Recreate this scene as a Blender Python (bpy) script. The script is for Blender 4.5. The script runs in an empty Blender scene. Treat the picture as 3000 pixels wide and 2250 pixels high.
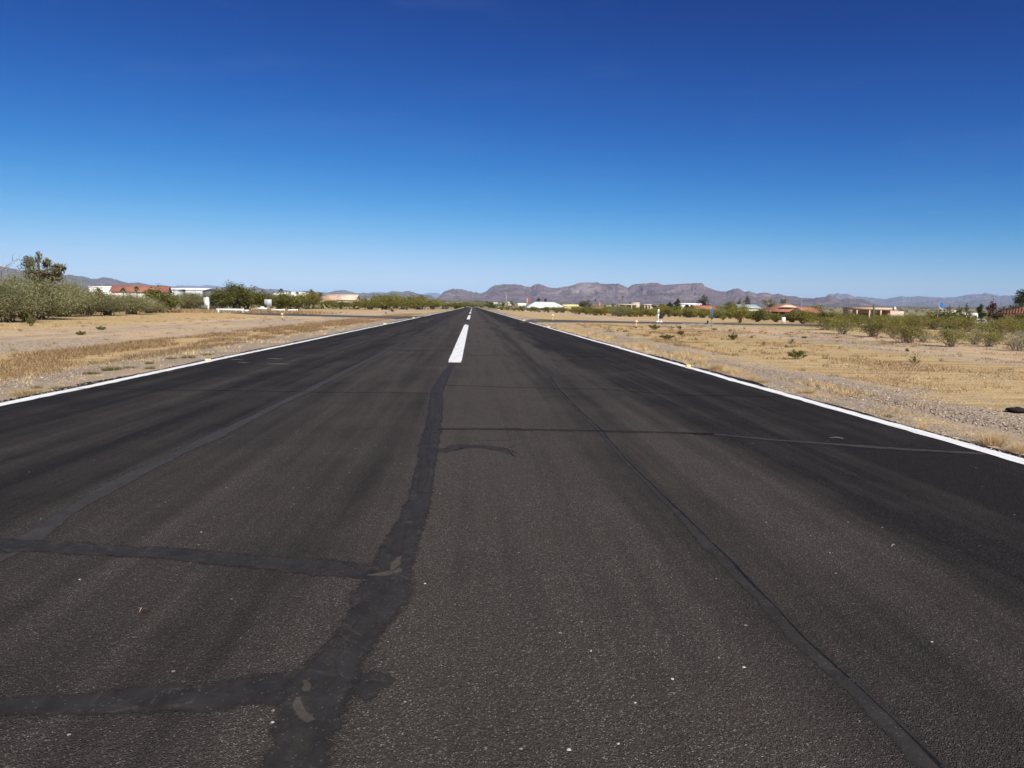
import bpy, math, random
import numpy as np
from mathutils import Matrix, Vector

# ------------------------------------------------------------------ scene
scene = bpy.context.scene
COL = scene.collection
RNG = np.random.default_rng(7)
random.seed(7)
SUN_AZ, SUN_EL = 160.0, 39.0          # clockwise from the runway direction (+Y), above the horizon

# ------------------------------------------------------------------ camera
CAM_H, FPX = 1.5, 2080.0
def _unit(v):
    v = np.array(v, float); return v / np.linalg.norm(v)
_Y = _unit(((1384 - 1500) / FPX, (1125 - 897) / FPX, -1.0))
_Z = _unit(np.cross(np.array((1.0, -0.0151, 0.0)), _Y)); _Z = _Z if _Z[1] > 0 else -_Z
_X = np.cross(_Y, _Z)
C2W = np.array((_X, _Y, _Z))
cam = bpy.data.cameras.new('camera'); cam.sensor_width = 36.0; cam.lens = 36.0 * FPX / 3000.0
cam.clip_start = 0.05; cam.clip_end = 200000.0
co = bpy.data.objects.new('camera', cam); COL.objects.link(co)
m4 = Matrix([list(r) + [0] for r in C2W] + [[0, 0, 0, 1]]); m4.translation = Vector((0, 0, CAM_H))
co.matrix_world = m4
scene.camera = co

def ray(px, py):
    return C2W @ np.array(((px - 1500) / FPX, (1125 - py) / FPX, -1.0))
def smooth(a, b, v):
    t = np.clip((v - a) / (b - a), 0, 1); return t * t * (3 - 2 * t)
def zg(x, y):
    """height of the land"""
    r = np.hypot(x, y)
    t = np.maximum(r - 450.0, 0)
    z = 0.0086 * (np.sqrt(t * t + 9e4) - 300.0)
    z = z - 0.8 * smooth(38, 75, x) * (1 - smooth(300, 700, r))
    return z
def G(px, py):
    """a place on the land seen at this picture point"""
    d = ray(px, py); t = 1.0
    t = -CAM_H / d[2] if d[2] < -1e-5 else 900.0
    for _ in range(12):
        x, y = d[0] * t, d[1] * t
        t = (zg(x, y) - CAM_H) / d[2] if d[2] < -1e-5 else t
    return d[0] * t, d[1] * t
def depth(x, y):
    return float(C2W[0][2] * -x + C2W[1][2] * -y)
def P(px, py, Y):
    d = ray(px, py); k = Y / d[1]
    return d[0] * k, CAM_H + d[2] * k
def X_at(px, Y):
    return P(px, 890, Y)[0]

# ------------------------------------------------------------------ mesh helpers
class MB:
    def __init__(s): s.v = []; s.f = []; s.n = 0; s.smooth = False
    def add(s, verts, faces):
        verts = np.asarray(verts, float).reshape(-1, 3)
        s.v.append(verts); s.f += [tuple(int(i) + s.n for i in f) for f in faces]; s.n += len(verts)
    def quads(s, V):                     # (n,4,3)
        V = np.asarray(V, float); n = len(V)
        idx = (np.arange(n * 4).reshape(n, 4) + s.n)
        s.v.append(V.reshape(-1, 3)); s.f += [tuple(r) for r in idx.tolist()]; s.n += n * 4
    def tris(s, V):
        V = np.asarray(V, float); n = len(V)
        idx = (np.arange(n * 3).reshape(n, 3) + s.n)
        s.v.append(V.reshape(-1, 3)); s.f += [tuple(r) for r in idx.tolist()]; s.n += n * 3
    def box(s, x0, x1, y0, y1, z0, z1):
        s.add([(x0, y0, z0), (x1, y0, z0), (x1, y1, z0), (x0, y1, z0), (x0, y0, z1), (x1, y0, z1), (x1, y1, z1), (x0, y1, z1)],
              [(0, 3, 2, 1), (4, 5, 6, 7), (0, 1, 5, 4), (1, 2, 6, 5), (2, 3, 7, 6), (3, 0, 4, 7)])
    def tube(s, pts, rad, sides=5, cap=True):
        pts = [np.array(p, float) for p in pts]; k = len(pts)
        rings = []
        for i, p in enumerate(pts):
            d = _unit(pts[min(i + 1, k - 1)] - pts[max(i - 1, 0)] + 1e-9)
            a = np.array((0, 0, 1.0)) if abs(d[2]) < 0.9 else np.array((1.0, 0, 0))
            u = _unit(np.cross(d, a)); w = np.cross(d, u)
            ang = np.arange(sides) * 2 * math.pi / sides
            rings.append(p + rad[i] * (np.outer(np.cos(ang), u) + np.outer(np.sin(ang), w)))
        V = np.concatenate(rings); F = []
        for i in range(k - 1):
            for j in range(sides):
                a, b = i * sides + j, i * sides + (j + 1) % sides
                F.append((a, b, b + sides, a + sides))
        if cap: F += [tuple(range(sides))[::-1], tuple(range((k - 1) * sides, k * sides))]
        s.add(V, F)
    def lathe(s, prof, sides=16, c=(0, 0, 0)):
        ang = np.arange(sides) * 2 * math.pi / sides
        V = np.concatenate([[(c[0] + r * math.cos(a), c[1] + r * math.sin(a), c[2] + z) for a in ang] for r, z in prof]); F = []
        for i in range(len(prof) - 1):
            for j in range(sides):
                a, b = i * sides + j, i * sides + (j + 1) % sides
                F.append((a, b, b + sides, a + sides))
        F += [tuple(range(sides))[::-1], tuple(range((len(prof) - 1) * sides, len(prof) * sides))]
        s.add(V, F)
    def mesh(s, name, mat, smooth=False):
        me = bpy.data.meshes.new(name)
        V = np.concatenate(s.v) if s.v else np.zeros((0, 3))
        me.vertices.add(len(V)); me.vertices.foreach_set('co', V.astype(np.float32).ravel())
        lens = np.fromiter((len(f) for f in s.f), np.int32, len(s.f))
        loops = np.fromiter((i for f in s.f for i in f), np.int32, int(lens.sum()))
        me.loops.add(len(loops)); me.loops.foreach_set('vertex_index', loops)
        me.polygons.add(len(lens)); st = np.zeros(len(lens), np.int32); st[1:] = np.cumsum(lens)[:-1]
        me.polygons.foreach_set('loop_start', st); me.polygons.foreach_set('loop_total', lens)
        if smooth: me.polygons.foreach_set('use_smooth', np.ones(len(lens), bool))
        me.update(calc_edges=True); me.validate()
        if mat: me.materials.append(mat)
        return me
    def build(s, name, mat, parent=None, smooth=False):
        return link(name, s.mesh(name, mat, smooth), parent)

def link(name, data, parent=None):
    o = bpy.data.objects.new(name, data); COL.objects.link(o)
    if parent is not None: o.parent = parent
    return o
def tag(o, label=None, cat=None, group=None, kind=None):
    if label: o['label'] = label
    if cat: o['category'] = cat
    if group: o['group'] = group
    if kind: o['kind'] = kind
    return o
def empty(name, loc, rz=0.0, sc=None):
    o = bpy.data.objects.new(name, None); COL.objects.link(o); o.empty_display_size = 0.2
    o.location = loc; o.rotation_euler = (0, 0, rz)
    if sc is not None: o.scale = sc if hasattr(sc, '__len__') else (sc, sc, sc)
    return o
def copy_thing(root, loc, rz=0.0, sc=None):
    r = root.copy(); COL.objects.link(r); r.location = loc; r.rotation_euler = (0, 0, rz)
    if sc is not None: r.scale = sc if hasattr(sc, '__len__') else (sc, sc, sc)
    for ch in root.children:
        c = ch.copy(); COL.objects.link(c); c.parent = r
        for g in ch.children:
            d = g.copy(); COL.objects.link(d); d.parent = c
    return r

# ------------------------------------------------------------------ materials
class N:
    """small node-graph writer"""
    def __init__(s, name, rough=0.8, spec=0.3):
        s.m = bpy.data.materials.new(name); s.m.use_nodes = True
        s.t = s.m.node_tree; s.nd = s.t.nodes; s.b = s.nd['Principled BSDF']
        s.b.inputs['Roughness'].default_value = rough
        s.b.inputs['Specular IOR Level'].default_value = spec
        s._c = None
    def new(s, t, **kw):
        n = s.nd.new(t)
        for k, v in kw.items(): setattr(n, k, v)
        return n
    def put(s, sock, v):
        if isinstance(v, bpy.types.NodeSocket): s.t.links.new(v, sock)
        elif v is not None:
            if sock.type == 'RGBA' and not hasattr(v, '__len__'): v = (v, v, v, 1)
            if sock.type == 'RGBA' and len(v) == 3: v = tuple(v) + (1,)
            sock.default_value = v
    def coord(s):
        if s._c is None: s._c = s.new('ShaderNodeTexCoord')
        return s._c.outputs['Object']
    def map(s, scale=(1, 1, 1), loc=(0, 0, 0), rot=(0, 0, 0)):
        n = s.new('ShaderNodeMapping'); s.put(n.inputs['Vector'], s.coord())
        n.inputs['Scale'].default_value = scale; n.inputs['Location'].default_value = loc; n.inputs['Rotation'].default_value = rot
        return n.outputs[0]
    def noise(s, vec=None, scale=5, detail=4, rough=0.55, dist=0.0):
        n = s.new('ShaderNodeTexNoise'); s.put(n.inputs['Vector'], vec if vec is not None else s.coord())
        n.inputs['Scale'].default_value = scale; n.inputs['Detail'].default_value = detail
        n.inputs['Roughness'].default_value = rough; n.inputs['Distortion'].default_value = dist
        return n.outputs['Fac']
    def voro(s, vec=None, scale=20, feature='F1', out='Distance', rnd=1.0):
        n = s.new('ShaderNodeTexVoronoi', feature=feature); s.put(n.inputs['Vector'], vec if vec is not None else s.coord())
        n.inputs['Scale'].default_value = scale; n.inputs['Randomness'].default_value = rnd
        return n.outputs[out]
    def ramp(s, fac, stops, interp='LINEAR'):
        n = s.new('ShaderNodeValToRGB'); s.put(n.inputs[0], fac); cr = n.color_ramp; cr.interpolation = interp
        while len(cr.elements) < len(stops): cr.elements.new(0.5)
        for e, (p, c) in zip(cr.elements, stops):
            e.position = p; e.color = (c, c, c, 1) if not hasattr(c, '__len__') else (tuple(c) + (1,))[:4]
        return n.outputs[0]
    def mix(s, fac, a, b, mode='MIX'):
        n = s.new('ShaderNodeMix', data_type='RGBA', blend_type=mode); n.clamp_factor = True
        s.put(n.inputs[0], fac); s.put(n.inputs[6], a); s.put(n.inputs[7], b); return n.outputs[2]
    def math(s, op, a, b=None, c=None, clamp=False):
        n = s.new('ShaderNodeMath', operation=op, use_clamp=clamp); s.put(n.inputs[0], a)
        if b is not None: s.put(n.inputs[1], b)
        if c is not None: s.put(n.inputs[2], c)
        return n.outputs[0]
    def step(s, v, a, b):
        n = s.new('ShaderNodeMapRange', interpolation_type='SMOOTHSTEP'); s.put(n.inputs[0], v)
        n.inputs[1].default_value = a; n.inputs[2].default_value = b; return n.outputs[0]
    def sep(s, vec):
        n = s.new('ShaderNodeSeparateXYZ'); s.put(n.inputs[0], vec); return n.outputs
    def island(s):
        return s.new('ShaderNodeNewGeometry').outputs['Random Per Island']
    def objrand(s):
        return s.new('ShaderNodeObjectInfo').outputs['Random']
    def bump(s, h, strength=0.3, dist=0.01, normal=None):
        n = s.new('ShaderNodeBump'); n.inputs['Strength'].default_value = strength; n.inputs['Distance'].default_value = dist
        s.put(n.inputs['Height'], h)
        if normal is not None: s.put(n.inputs['Normal'], normal)
        return n.outputs[0]
    def done(s, color=None, rough=None, normal=None):
        s.put(s.b.inputs['Base Color'], color)
        if rough is not None: s.put(s.b.inputs['Roughness'], rough)
        if normal is not None: s.put(s.b.inputs['Normal'], normal)
        return s.m

def paint(name, col, var=0.12, scale=3.0, rough=0.6, dirt=None, spec=0.3):
    n = N(name, rough, spec)
    a = n.noise(scale=scale, detail=5)
    c = n.mix(n.ramp(a, [(0.3, 0.0), (0.7, 1.0)]), tuple(x * (1 - var) for x in col), tuple(min(1, x * (1 + var)) for x in col))
    if dirt is not None:
        d = n.ramp(n.noise(scale=scale * 2.3, detail=6), [(0.5, 0.0), (0.75, 0.6)]); c = n.mix(d, c, dirt)
    h = n.noise(scale=scale * 14, detail=2)
    return n.done(c, normal=n.bump(h, 0.15, 0.01))

def foliage(name, c0, c1, c2=None):
    n = N(name, 0.65, 0.25)
    r = n.island()
    stops = [(0.0, c0), (0.75, c1)] + ([(1.0, c2)] if c2 else [])
    c = n.ramp(r, stops)
    o_ = n.objrand(); k = n.math('MULTIPLY_ADD', o_, 0.5, 0.76)
    c = n.mix(1.0, c, k, 'MULTIPLY')
    w_ = n.math('FRACT', n.math('MULTIPLY', o_, 7.31))
    c = n.mix(n.math('MULTIPLY', w_, .22), c, (c1[0] * 1.25, c1[1] * .95, c1[2] * .9))
    n.put(n.b.inputs['Subsurface Weight'], 0.0)
    m = n.done(c)
    tr = n.new('ShaderNodeBsdfTranslucent'); n.put(tr.inputs[0], c)
    mx = n.new('ShaderNodeMixShader'); mx.inputs[0].default_value = 0.22
    n.t.links.new(n.b.outputs[0], mx.inputs[1]); n.t.links.new(tr.outputs[0], mx.inputs[2])
    n.t.links.new(mx.outputs[0], n.nd['Material Output'].inputs['Surface'])
    return m

def bark(name, c):
    n = N(name, 0.9, 0.15)
    a = n.noise(n.map((6, 6, 1.2)), 4, 5)
    return n.done(n.mix(n.ramp(a, [(0.35, 0), (0.65, 1)]), tuple(x * 0.6 for x in c), tuple(x * 1.25 for x in c)), normal=n.bump(a, 0.5, 0.02))

def tile_roof(name, c0, c1):
    n = N(name, 0.8, 0.2)
    w = n.new('ShaderNodeTexWave', wave_type='BANDS', bands_direction='X'); n.put(w.inputs['Vector'], n.coord()); w.inputs['Scale'].default_value = 1.1; w.inputs['Distortion'].default_value = 0.3
    cell = n.voro(scale=2.6, out='Color')
    r = n.sep(cell)[0]
    c = n.mix(r, c0, c1)
    c = n.mix(n.ramp(n.noise(scale=0.7, detail=5), [(0.35, 0.0), (0.75, 0.5)]), c, tuple(x * 0.65 for x in c0))
    return n.done(c, normal=n.bump(w.outputs['Fac'], 0.6, 0.06))

def corrugated(name, c, var=0.08):
    n = N(name, 0.45, 0.4)
    w = n.new('ShaderNodeTexWave', wave_type='BANDS', bands_direction='X'); n.put(w.inputs['Vector'], n.coord()); w.inputs['Scale'].default_value = 1.6
    a = n.noise(scale=0.8, detail=5)
    return n.done(n.mix(a, tuple(x * (1 - var * 2) for x in c), tuple(min(1, x * (1 + var)) for x in c)), normal=n.bump(w.outputs['Fac'], 0.5, 0.04))

# --- ground
def make_ground():
    n = N('desert_ground', 0.95, 0.1)
    x, y, z = n.sep(n.coord())
    big = n.noise(n.map((1, .35, 1)), 0.12, 4, 0.6)
    mid = n.noise(n.map((1.0, 0.6, 1)), 0.9, 5, 0.65)
    xs = n.math('ADD', x, n.math('MULTIPLY_ADD', mid, 3.0, -1.5))
    xs = n.math('ADD', xs, n.math('MULTIPLY_ADD', n.noise(n.map((1, .3, 1)), 0.25, 3), 4.0, -2.0))
    # how grassy the land is, by distance from the runway
    f = n.math('MULTIPLY_ADD', xs, 1 / 60.0, 0.5)
    def u(v): return v / 60.0 + 0.5
    grassy = n.ramp(f, [(0.0, 0.75), (u(-24), 0.8), (u(-21), 0.15), (u(-13.2), 0.05), (u(-12), 0.9), (u(-9.5), 0.85), (u(-8.6), 0.0),
                        (u(6.0), 0.05), (u(6.5), 0.42), (u(7.6), 0.05), (u(8.3), 0.1), (u(9.2), 0.75), (u(14), 0.85), (u(17), 0.25), (u(24), 0.3), (u(28), 0.85)][:16])
    # gravel
    v1 = n.voro(scale=26, out='Color'); g1 = n.sep(v1)[0]
    v2 = n.voro(scale=60, out='Color'); g2 = n.sep(v2)[1]
    grav = n.ramp(g1, [(0.0, (.13, .098, .075)), (.45, (.37, .285, .20)), (.8, (.53, .42, .31)), (1.0, (.78, .68, .54))])
    grav = n.mix(n.math('MULTIPLY', g2, 0.55), grav, (.42, .32, .225))
    # dry turf: mown streaks
    ang = n.map((0.05, 1.0, 1.0), rot=(0, 0, 0.10))
    st = n.noise(ang, 2.6, 6, 0.7, 0.4)
    st2 = n.noise(n.map((.25, 1.6, 1.0), rot=(0, 0, -0.06)), 6.0, 5, 0.7)
    turf = n.ramp(st, [(.22, (.27, .175, .08)), (.42, (.47, .33, .16)), (.6, (.60, .44, .23)), (.8, (.70, .54, .32))])
    turf = n.mix(n.ramp(st2, [(.3, 0.6), (.48, 0.0)]), turf, (.26, .18, .09))
    fine = n.noise(n.map((1, .8, 1)), 22, 4, 0.75)
    turf = n.mix(n.ramp(fine, [(.32, .6), (.5, 0.0)]), turf, (.17, .12, .065))
    turf = n.mix(n.ramp(fine, [(.6, 0.0), (.8, .65)]), turf, (.58, .48, .30))
    # bare pinkish soil
    soil = n.mix(n.noise(scale=0.8, detail=6), (.50, .355, .215), (.62, .46, .29))
    soil = n.mix(n.ramp(n.noise(scale=34, detail=3, rough=.7), [(.35, .55), (.48, 0)]), soil, (.26, .18, .11))
    gm = n.math('ADD', grassy, n.math('MULTIPLY_ADD', mid, 1.1, -0.55))
    gm = n.step(gm, 0.3, 0.62)
    near_edge = n.math('LESS_THAN', n.math('ABSOLUTE', n.math('ADD', x, 0.5)), 30.0)
    gsel = n.step(n.math('ADD', n.noise(n.map((1, .2, 1)), .35, 4), n.math('MULTIPLY', n.math('ABSOLUTE', n.math('ADD', x, .5)), -0.008)), 0.28, 0.42)
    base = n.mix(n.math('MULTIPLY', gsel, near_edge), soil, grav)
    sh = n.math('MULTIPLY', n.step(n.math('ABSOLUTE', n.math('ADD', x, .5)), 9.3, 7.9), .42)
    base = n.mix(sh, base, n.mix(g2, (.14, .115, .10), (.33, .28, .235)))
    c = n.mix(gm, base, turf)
    bl = n.noise(scale=.55, detail=8, rough=.72)
    c = n.mix(n.ramp(bl, [(.30, .75), (.44, 0)]), c, (.24, .165, .085))
    bl2 = n.noise(n.map((1, 1, 1), (31, 7, 0)), 1.6, 7, .75)
    c = n.mix(n.ramp(bl2, [(.32, .7), (.43, 0)]), c, (.20, .135, .07))
    c = n.mix(n.ramp(bl2, [(.57, 0), (.70, .55)]), c, (.72, .56, .34))
    # green-tinged swales
    gr = n.ramp(n.noise(n.map((.05, .9, 1), rot=(0, 0, .12)), .42, 3), [(.60, 0.0), (.68, .5)])
    gr = n.math('MULTIPLY', gr, n.step(y, 24, 34))
    c = n.mix(gr, c, (.24, .235, .08))
    # far scrubland
    r2 = n.math('SQRT', n.math('ADD', n.math('MULTIPLY', x, x), n.math('MULTIPLY', y, y)))
    scr = n.mix(n.ramp(n.noise(scale=0.02, detail=8, rough=.7), [(.38, 0.0), (.58, 1.0)]), (.42, .32, .20), (.15, .15, .075))
    scr = n.mix(n.step(r2, 1400, 3500), scr, n.mix(n.noise(scale=.004, detail=6), (.10, .105, .07), (.17, .15, .11)))
    c = n.mix(n.step(r2, 150, 420), c, scr)
    h = n.math('ADD', n.math('MULTIPLY', n.voro(scale=26), 0.7), n.math('MULTIPLY', fine, 1.2))
    h = n.math('ADD', h, n.math('MULTIPLY', mid, 2.0))
    return n.done(c, normal=n.bump(n.math('ADD', h, n.math('MULTIPLY', bl2, 3.0)), 0.7, 0.035))

def make_asphalt():
    n = N('asphalt', 0.9, 0.08)
    x, y, z = n.sep(n.coord())
    wob = n.math('MULTIPLY_ADD', n.noise(n.map((.6, .12, 1)), 1.0, 4), 1.6, -0.8)
    xs = n.math('ADD', x, wob)
    f = n.math('MULTIPLY_ADD', xs, 1 / 14.0, 0.5)
    def u(v): return v / 14.0 + 0.5
    wear = n.ramp(f, [(u(-6.6), .0), (u(-5.4), .05), (u(-4.5), .42), (u(-3.8), .12), (u(-2.9), .30), (u(-1.9), .66), (u(-.9), .52), (u(-.3), .95), (u(.8), .98), (u(1.35), .55), (u(1.7), .35), (u(2.1), .88), (u(2.5), .62), (u(2.9), .08), (u(4.4), .02), (u(6.), .0)])
    streak = n.noise(n.map((3.2, .10, 1)), 1.0, 6, 0.6)
    blot = n.noise(scale=.55, detail=6, rough=.65)
    w = n.math('ADD', wear, n.math('MULTIPLY_ADD', streak, 1.9, -.95))
    w = n.math('ADD', w, n.math('MULTIPLY_ADD', blot, 1.2, -0.55), clamp=True)
    vc = n.voro(scale=230, out='Color'); r0, r1, r2 = n.sep(vc)
    vb = n.voro(scale=300, out='Color'); q0 = n.sep(vb)[0]
    worn = n.ramp(r0, [(0.0, (.029, .0245, .0215)), (.45, (.060, .0505, .0435)), (.80, (.079, .067, .0585)), (.94, (.13, .115, .103)), (1.0, (.36, .33, .30))])
    worn = n.mix(n.math('MULTIPLY', q0, .45), worn, (.066, .0560, .0490))
    worn = n.mix(n.ramp(n.noise(scale=1.3, detail=4), [(.5, 0), (.75, .35)]), worn, (.070, .050, .047))
    seal = n.ramp(r1, [(0.0, (.013, .0115, .0105)), (.6, (.021, .0185, .017)), (.95, (.032, .0285, .0265)), (1.0, (.15, .138, .127))])
    seal = n.mix(n.math('MULTIPLY', q0, .5), seal, (.020, .0178, .0165))
    c = n.mix(w, seal, worn)
    # scattered pale pebbles and grit
    vp = n.voro(scale=17, out='Color'); vd = n.voro(scale=17); p0, p1, p2 = n.sep(vp)
    peb = n.math('MULTIPLY', n.math('GREATER_THAN', p0, .90), n.math('LESS_THAN', vd, n.math('MULTIPLY', p1, .13)))
    c = n.mix(peb, c, n.mix(p2, (.20, .18, .16), (.42, .38, .33)))
    h = n.math('ADD', n.voro(scale=190), n.math('MULTIPLY', n.voro(scale=60), .9))
    h = n.math('ADD', h, n.math('MULTIPLY', n.noise(scale=9, detail=4), 1.2))
    rough = n.math('MULTIPLY_ADD', r2, .25, .68)
    return n.done(c, None, n.bump(h, .8, .010))

def make_seal(name, c0, c1, dust, soft=.9, top=.96):
    n = N(name, 0.75, 0.12)
    st = n.noise(n.map((5, 5, 1)), 1.4, 6, .65, .6)
    c = n.mix(n.ramp(st, [(.3, 0), (.7, 1)]), c0, c1)
    d = n.ramp(n.noise(scale=6.5, detail=7, rough=.7, dist=1.2), [(.55, 0.0), (.68, .55)])
    c = n.mix(d, c, dust)
    v = n.voro(scale=150, out='Color'); g = n.sep(v)[0]
    c = n.mix(n.ramp(g, [(.975, 0), (.99, .6)]), c, (.12, .11, .10))
    h = n.math('ADD', n.noise(scale=18, detail=5, rough=.7), n.math('MULTIPLY', st, .8))
    m = n.done(c, normal=n.bump(h, .5, .008))
    e = n.new('ShaderNodeAttribute', attribute_name='edge').outputs['Fac']
    q = n.math('ADD', e, n.math('MULTIPLY_ADD', n.noise(scale=19, detail=7, rough=.8), soft, -.5 * soft))
    al = n.new('ShaderNodeMapRange', interpolation_type='SMOOTHSTEP'); n.put(al.inputs[0], q); al.inputs[1].default_value = .98; al.inputs[2].default_value = .98 - .28 * soft; al.inputs[3].default_value = 0.0; al.inputs[4].default_value = top
    tr = n.new('ShaderNodeBsdfTransparent'); mx = n.new('ShaderNodeMixShader'); n.t.links.new(al.outputs[0], mx.inputs[0]); n.t.links.new(tr.outputs[0], mx.inputs[1]); n.t.links.new(n.b.outputs[0], mx.inputs[2])
    n.t.links.new(mx.outputs[0], n.nd['Material Output'].inputs['Surface'])
    return m

def make_rock(name, c0, c1, c2):
    n = N(name, 0.95, 0.1)
    a = n.noise(scale=.0035, detail=9, rough=.7)
    b = n.noise(n.map((1, 1, 4)), .0012, 7, .6, .5)
    c = n.mix(n.ramp(a, [(.35, 0), (.65, 1)]), c0, c1)
    c = n.mix(n.ramp(b, [(.54, 0), (.72, .75)]), c, c2)
    c = n.mix(n.ramp(n.noise(scale=.012, detail=6, rough=.75), [(.52, 0), (.62, .5)]), c, tuple(x * .45 for x in c0))
    h = n.math('ADD', n.noise(scale=.006, detail=9, rough=.75), n.math('MULTIPLY', n.voro(scale=.0045), .9))
    return n.done(c, normal=n.bump(h, 1.0, 95.0))

M = {}
M['ground'] = make_ground(); M['asphalt'] = make_asphalt()
M['taxi'] = paint('taxiway_asphalt', (.075, .07, .068), .25, 1.2, .9)
M['seal'] = make_seal('crack_sealant', (.0195, .0180, .0174), (.037, .0345, .033), (.085, .072, .060), 1.2, .95)
M['sealgrey'] = make_seal('aged_sealant', (.034, .0315, .0305), (.056, .0515, .049), (.075, .067, .061), 1.1, .9)
M['lipshade'] = make_seal('joint_lip_shade', (.006, .006, .0065), (.017, .0165, .0165), (.024, .0225, .0215), 1.2, .75)  # near black, for the shade line on the raised joint
M['sealjoint'] = make_seal('rough_joint', (.028, .0258, .0248), (.048, .0445, .0425), (.07, .062, .056), 1.5, .8)
M['sealfaint'] = make_seal('faint_joint', (.017, .0165, .0165), (.026, .0245, .024), (.03, .028, .026), 1.4, .5)
M['sealdusty'] = make_seal('dusty_sealant', (.030, .028, .027), (.052, .047, .044), (.085, .075, .065), 1.4, .6)
M['dust'] = make_seal('sand_in_crack', (.06, .053, .045), (.095, .084, .070), (.13, .115, .095), 1.3, .75)
def make_line():
    n = N('line_paint', .6, .3)
    w = n.noise(scale=26, detail=6, rough=.7); w2 = n.noise(n.map((3, .4, 1)), 2.2, 5)
    c = n.mix(n.ramp(w, [(.3, .9), (.47, 0)]), (.80, .80, .78), (.42, .41, .39))
    c = n.mix(n.ramp(w2, [(.28, .7), (.52, 0)]), c, (.55, .54, .51))
    return n.done(c, normal=n.bump(n.voro(scale=125), .3, .006))
M['line'] = make_line()
M['taxi_line'] = paint('taxi_line_paint', (.62, .58, .48), .15, 4)
M['white'] = paint('white_paint', (.80, .80, .78), .05, 1.5, .5, (.6, .56, .5))
M['white_metal'] = corrugated('white_metal', (.80, .81, .82))
M['shade_grey_metal'] = corrugated('shade_grey_metal', (.36, .37, .40))  # hangar end: white metal greyed, shade put into the colour
M['alu'] = paint('aluminium', (.42, .44, .46), .08, 4, .4, None, .5)
M['steel'] = paint('galvanised_steel', (.25, .26, .27), .1, 9, .45, None, .5)
M['trim'] = paint('dark_trim', (.12, .10, .10), .1, 3)
M['stucco_white'] = paint('white_stucco', (.78, .76, .72), .05, 1.2, .9, (.62, .57, .5))
M['stucco_cream'] = paint('cream_stucco', (.66, .60, .44), .06, 1.2, .9, (.52, .45, .33))
M['stucco_pink'] = paint('pink_stucco', (.49, .36, .285), .06, 1.2, .9, (.5, .38, .3))
M['stucco_grey_and_shade'] = paint('grey_and_shade_stucco', (.40, .41, .43), .06, 1.2, .9, (.33, .33, .33))  # annex stucco; also stands for shade on the white house's end wall
M['stucco_tan'] = paint('tan_stucco', (.46, .41, .33), .08, 1.2, .9, (.36, .31, .25))
M['brown_block'] = paint('brown_block', (.20, .125, .085), .15, 2, .9)
M['yellow_stucco'] = paint('straw_wall', (.66, .56, .30), .06, 1.2, .9)
M['red_tile'] = tile_roof('red_tile', (.32, .13, .082), (.40, .175, .115))
M['brick_tile'] = tile_roof('brick_tile', (.29, .115, .085), (.35, .15, .11))
M['pale_tile'] = tile_roof('pale_tile', (.58, .46, .33), (.66, .54, .40))
M['pink_tile'] = tile_roof('pink_tile', (.46, .30, .22), (.55, .38, .28))
M['roof_blue'] = corrugated('bluish_metal_roof', (.34, .40, .43))
M['roof_dark'] = paint('dark_roof', (.06, .05, .05), .15, 2)
M['glass'] = paint('window_glass', (.03, .035, .045), .1, 3, .15, None, .6)
M['door'] = paint('door_paint', (.16, .12, .09), .1, 3)
M['black'] = paint('black_paint', (.012, .012, .013), .2, 6, .5)
M['blue'] = paint('blue_sign_face', (.05, .12, .25), .1, 3, .4)
M['blue_flag'] = paint('blue_cloth', (.03, .17, .50), .1, 3, .9)
M['yellow_flag'] = paint('yellow_cloth', (.60, .47, .10), .1, 3, .9)
M['red_flag'] = paint('red_cloth', (.55, .06, .06), .1, 3, .9)
M['yellow'] = paint('yellow_reflector', (.75, .48, .02), .1, 9, .3, None, .6)
M['marker_white'] = paint('marker_white', (.72, .70, .58), .05, 9, .4)
M['cap_yellow'] = paint('lamp_cap_yellow', (.68, .52, .26), .08, 9, .5)
M['pink_sign'] = paint('pinkish_sign_face', (.72, .62, .62), .06, 8, .6)
M['wood_pole'] = bark('bamboo_pole', (.40, .33, .20))
M['bark'] = bark('tree_bark', (.085, .065, .05)); M['twig'] = bark('grey_twigs', (.30, .25, .21)); M['stem'] = bark('shrub_stem', (.14, .105, .08))
M['palm_bark'] = bark('palm_bark', (.18, .14, .10))
M['rock'] = paint('boulder_rock', (.42, .32, .23), .2, 5, .95)
M['pale_pebble'] = paint('pale_pebble', (.36, .33, .29), .2, 40, .9)
M['lump'] = paint('dark_lump', (.02, .016, .013), .4, 9, 1.0)
M['creosote'] = foliage('creosote_leaves', (.070, .072, .012), (.205, .195, .033), (.33, .285, .07))
M['dark_green'] = foliage('dark_green_leaves', (.038, .046, .011), (.135, .138, .028), (.23, .205, .06))
M['palo'] = foliage('grey_green_leaves', (.115, .122, .056), (.245, .250, .118), (.35, .335, .18))
M['mesquite'] = foliage('mesquite_leaves', (.085, .088, .042), (.175, .17, .088), (.25, .23, .14))
M['mistletoe'] = foliage('mistletoe_clumps', (.035, .018, .012), (.075, .038, .024), (.11, .06, .035))
M['euca'] = foliage('grey_tree_leaves', (.06, .07, .05), (.13, .14, .105), (.18, .18, .14))
M['tree_green'] = foliage('tree_leaves', (.018, .036, .010), (.055, .085, .022), (.09, .12, .035))
M['plum'] = foliage('plum_leaves', (.03, .012, .014), (.07, .03, .032), (.1, .05, .05))
M['palm_leaf'] = foliage('palm_fronds', (.04, .055, .018), (.09, .11, .035), (.16, .15, .06))
M['weed'] = foliage('weed_leaves', (.045, .048, .011), (.13, .13, .028), (.21, .19, .06))
M['straw'] = foliage('straw_blades', (.36, .26, .12), (.60, .47, .25), (.75, .63, .40))
M['brown_grass'] = foliage('brown_grass_blades', (.17, .105, .05), (.33, .225, .115), (.46, .34, .19))
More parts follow.
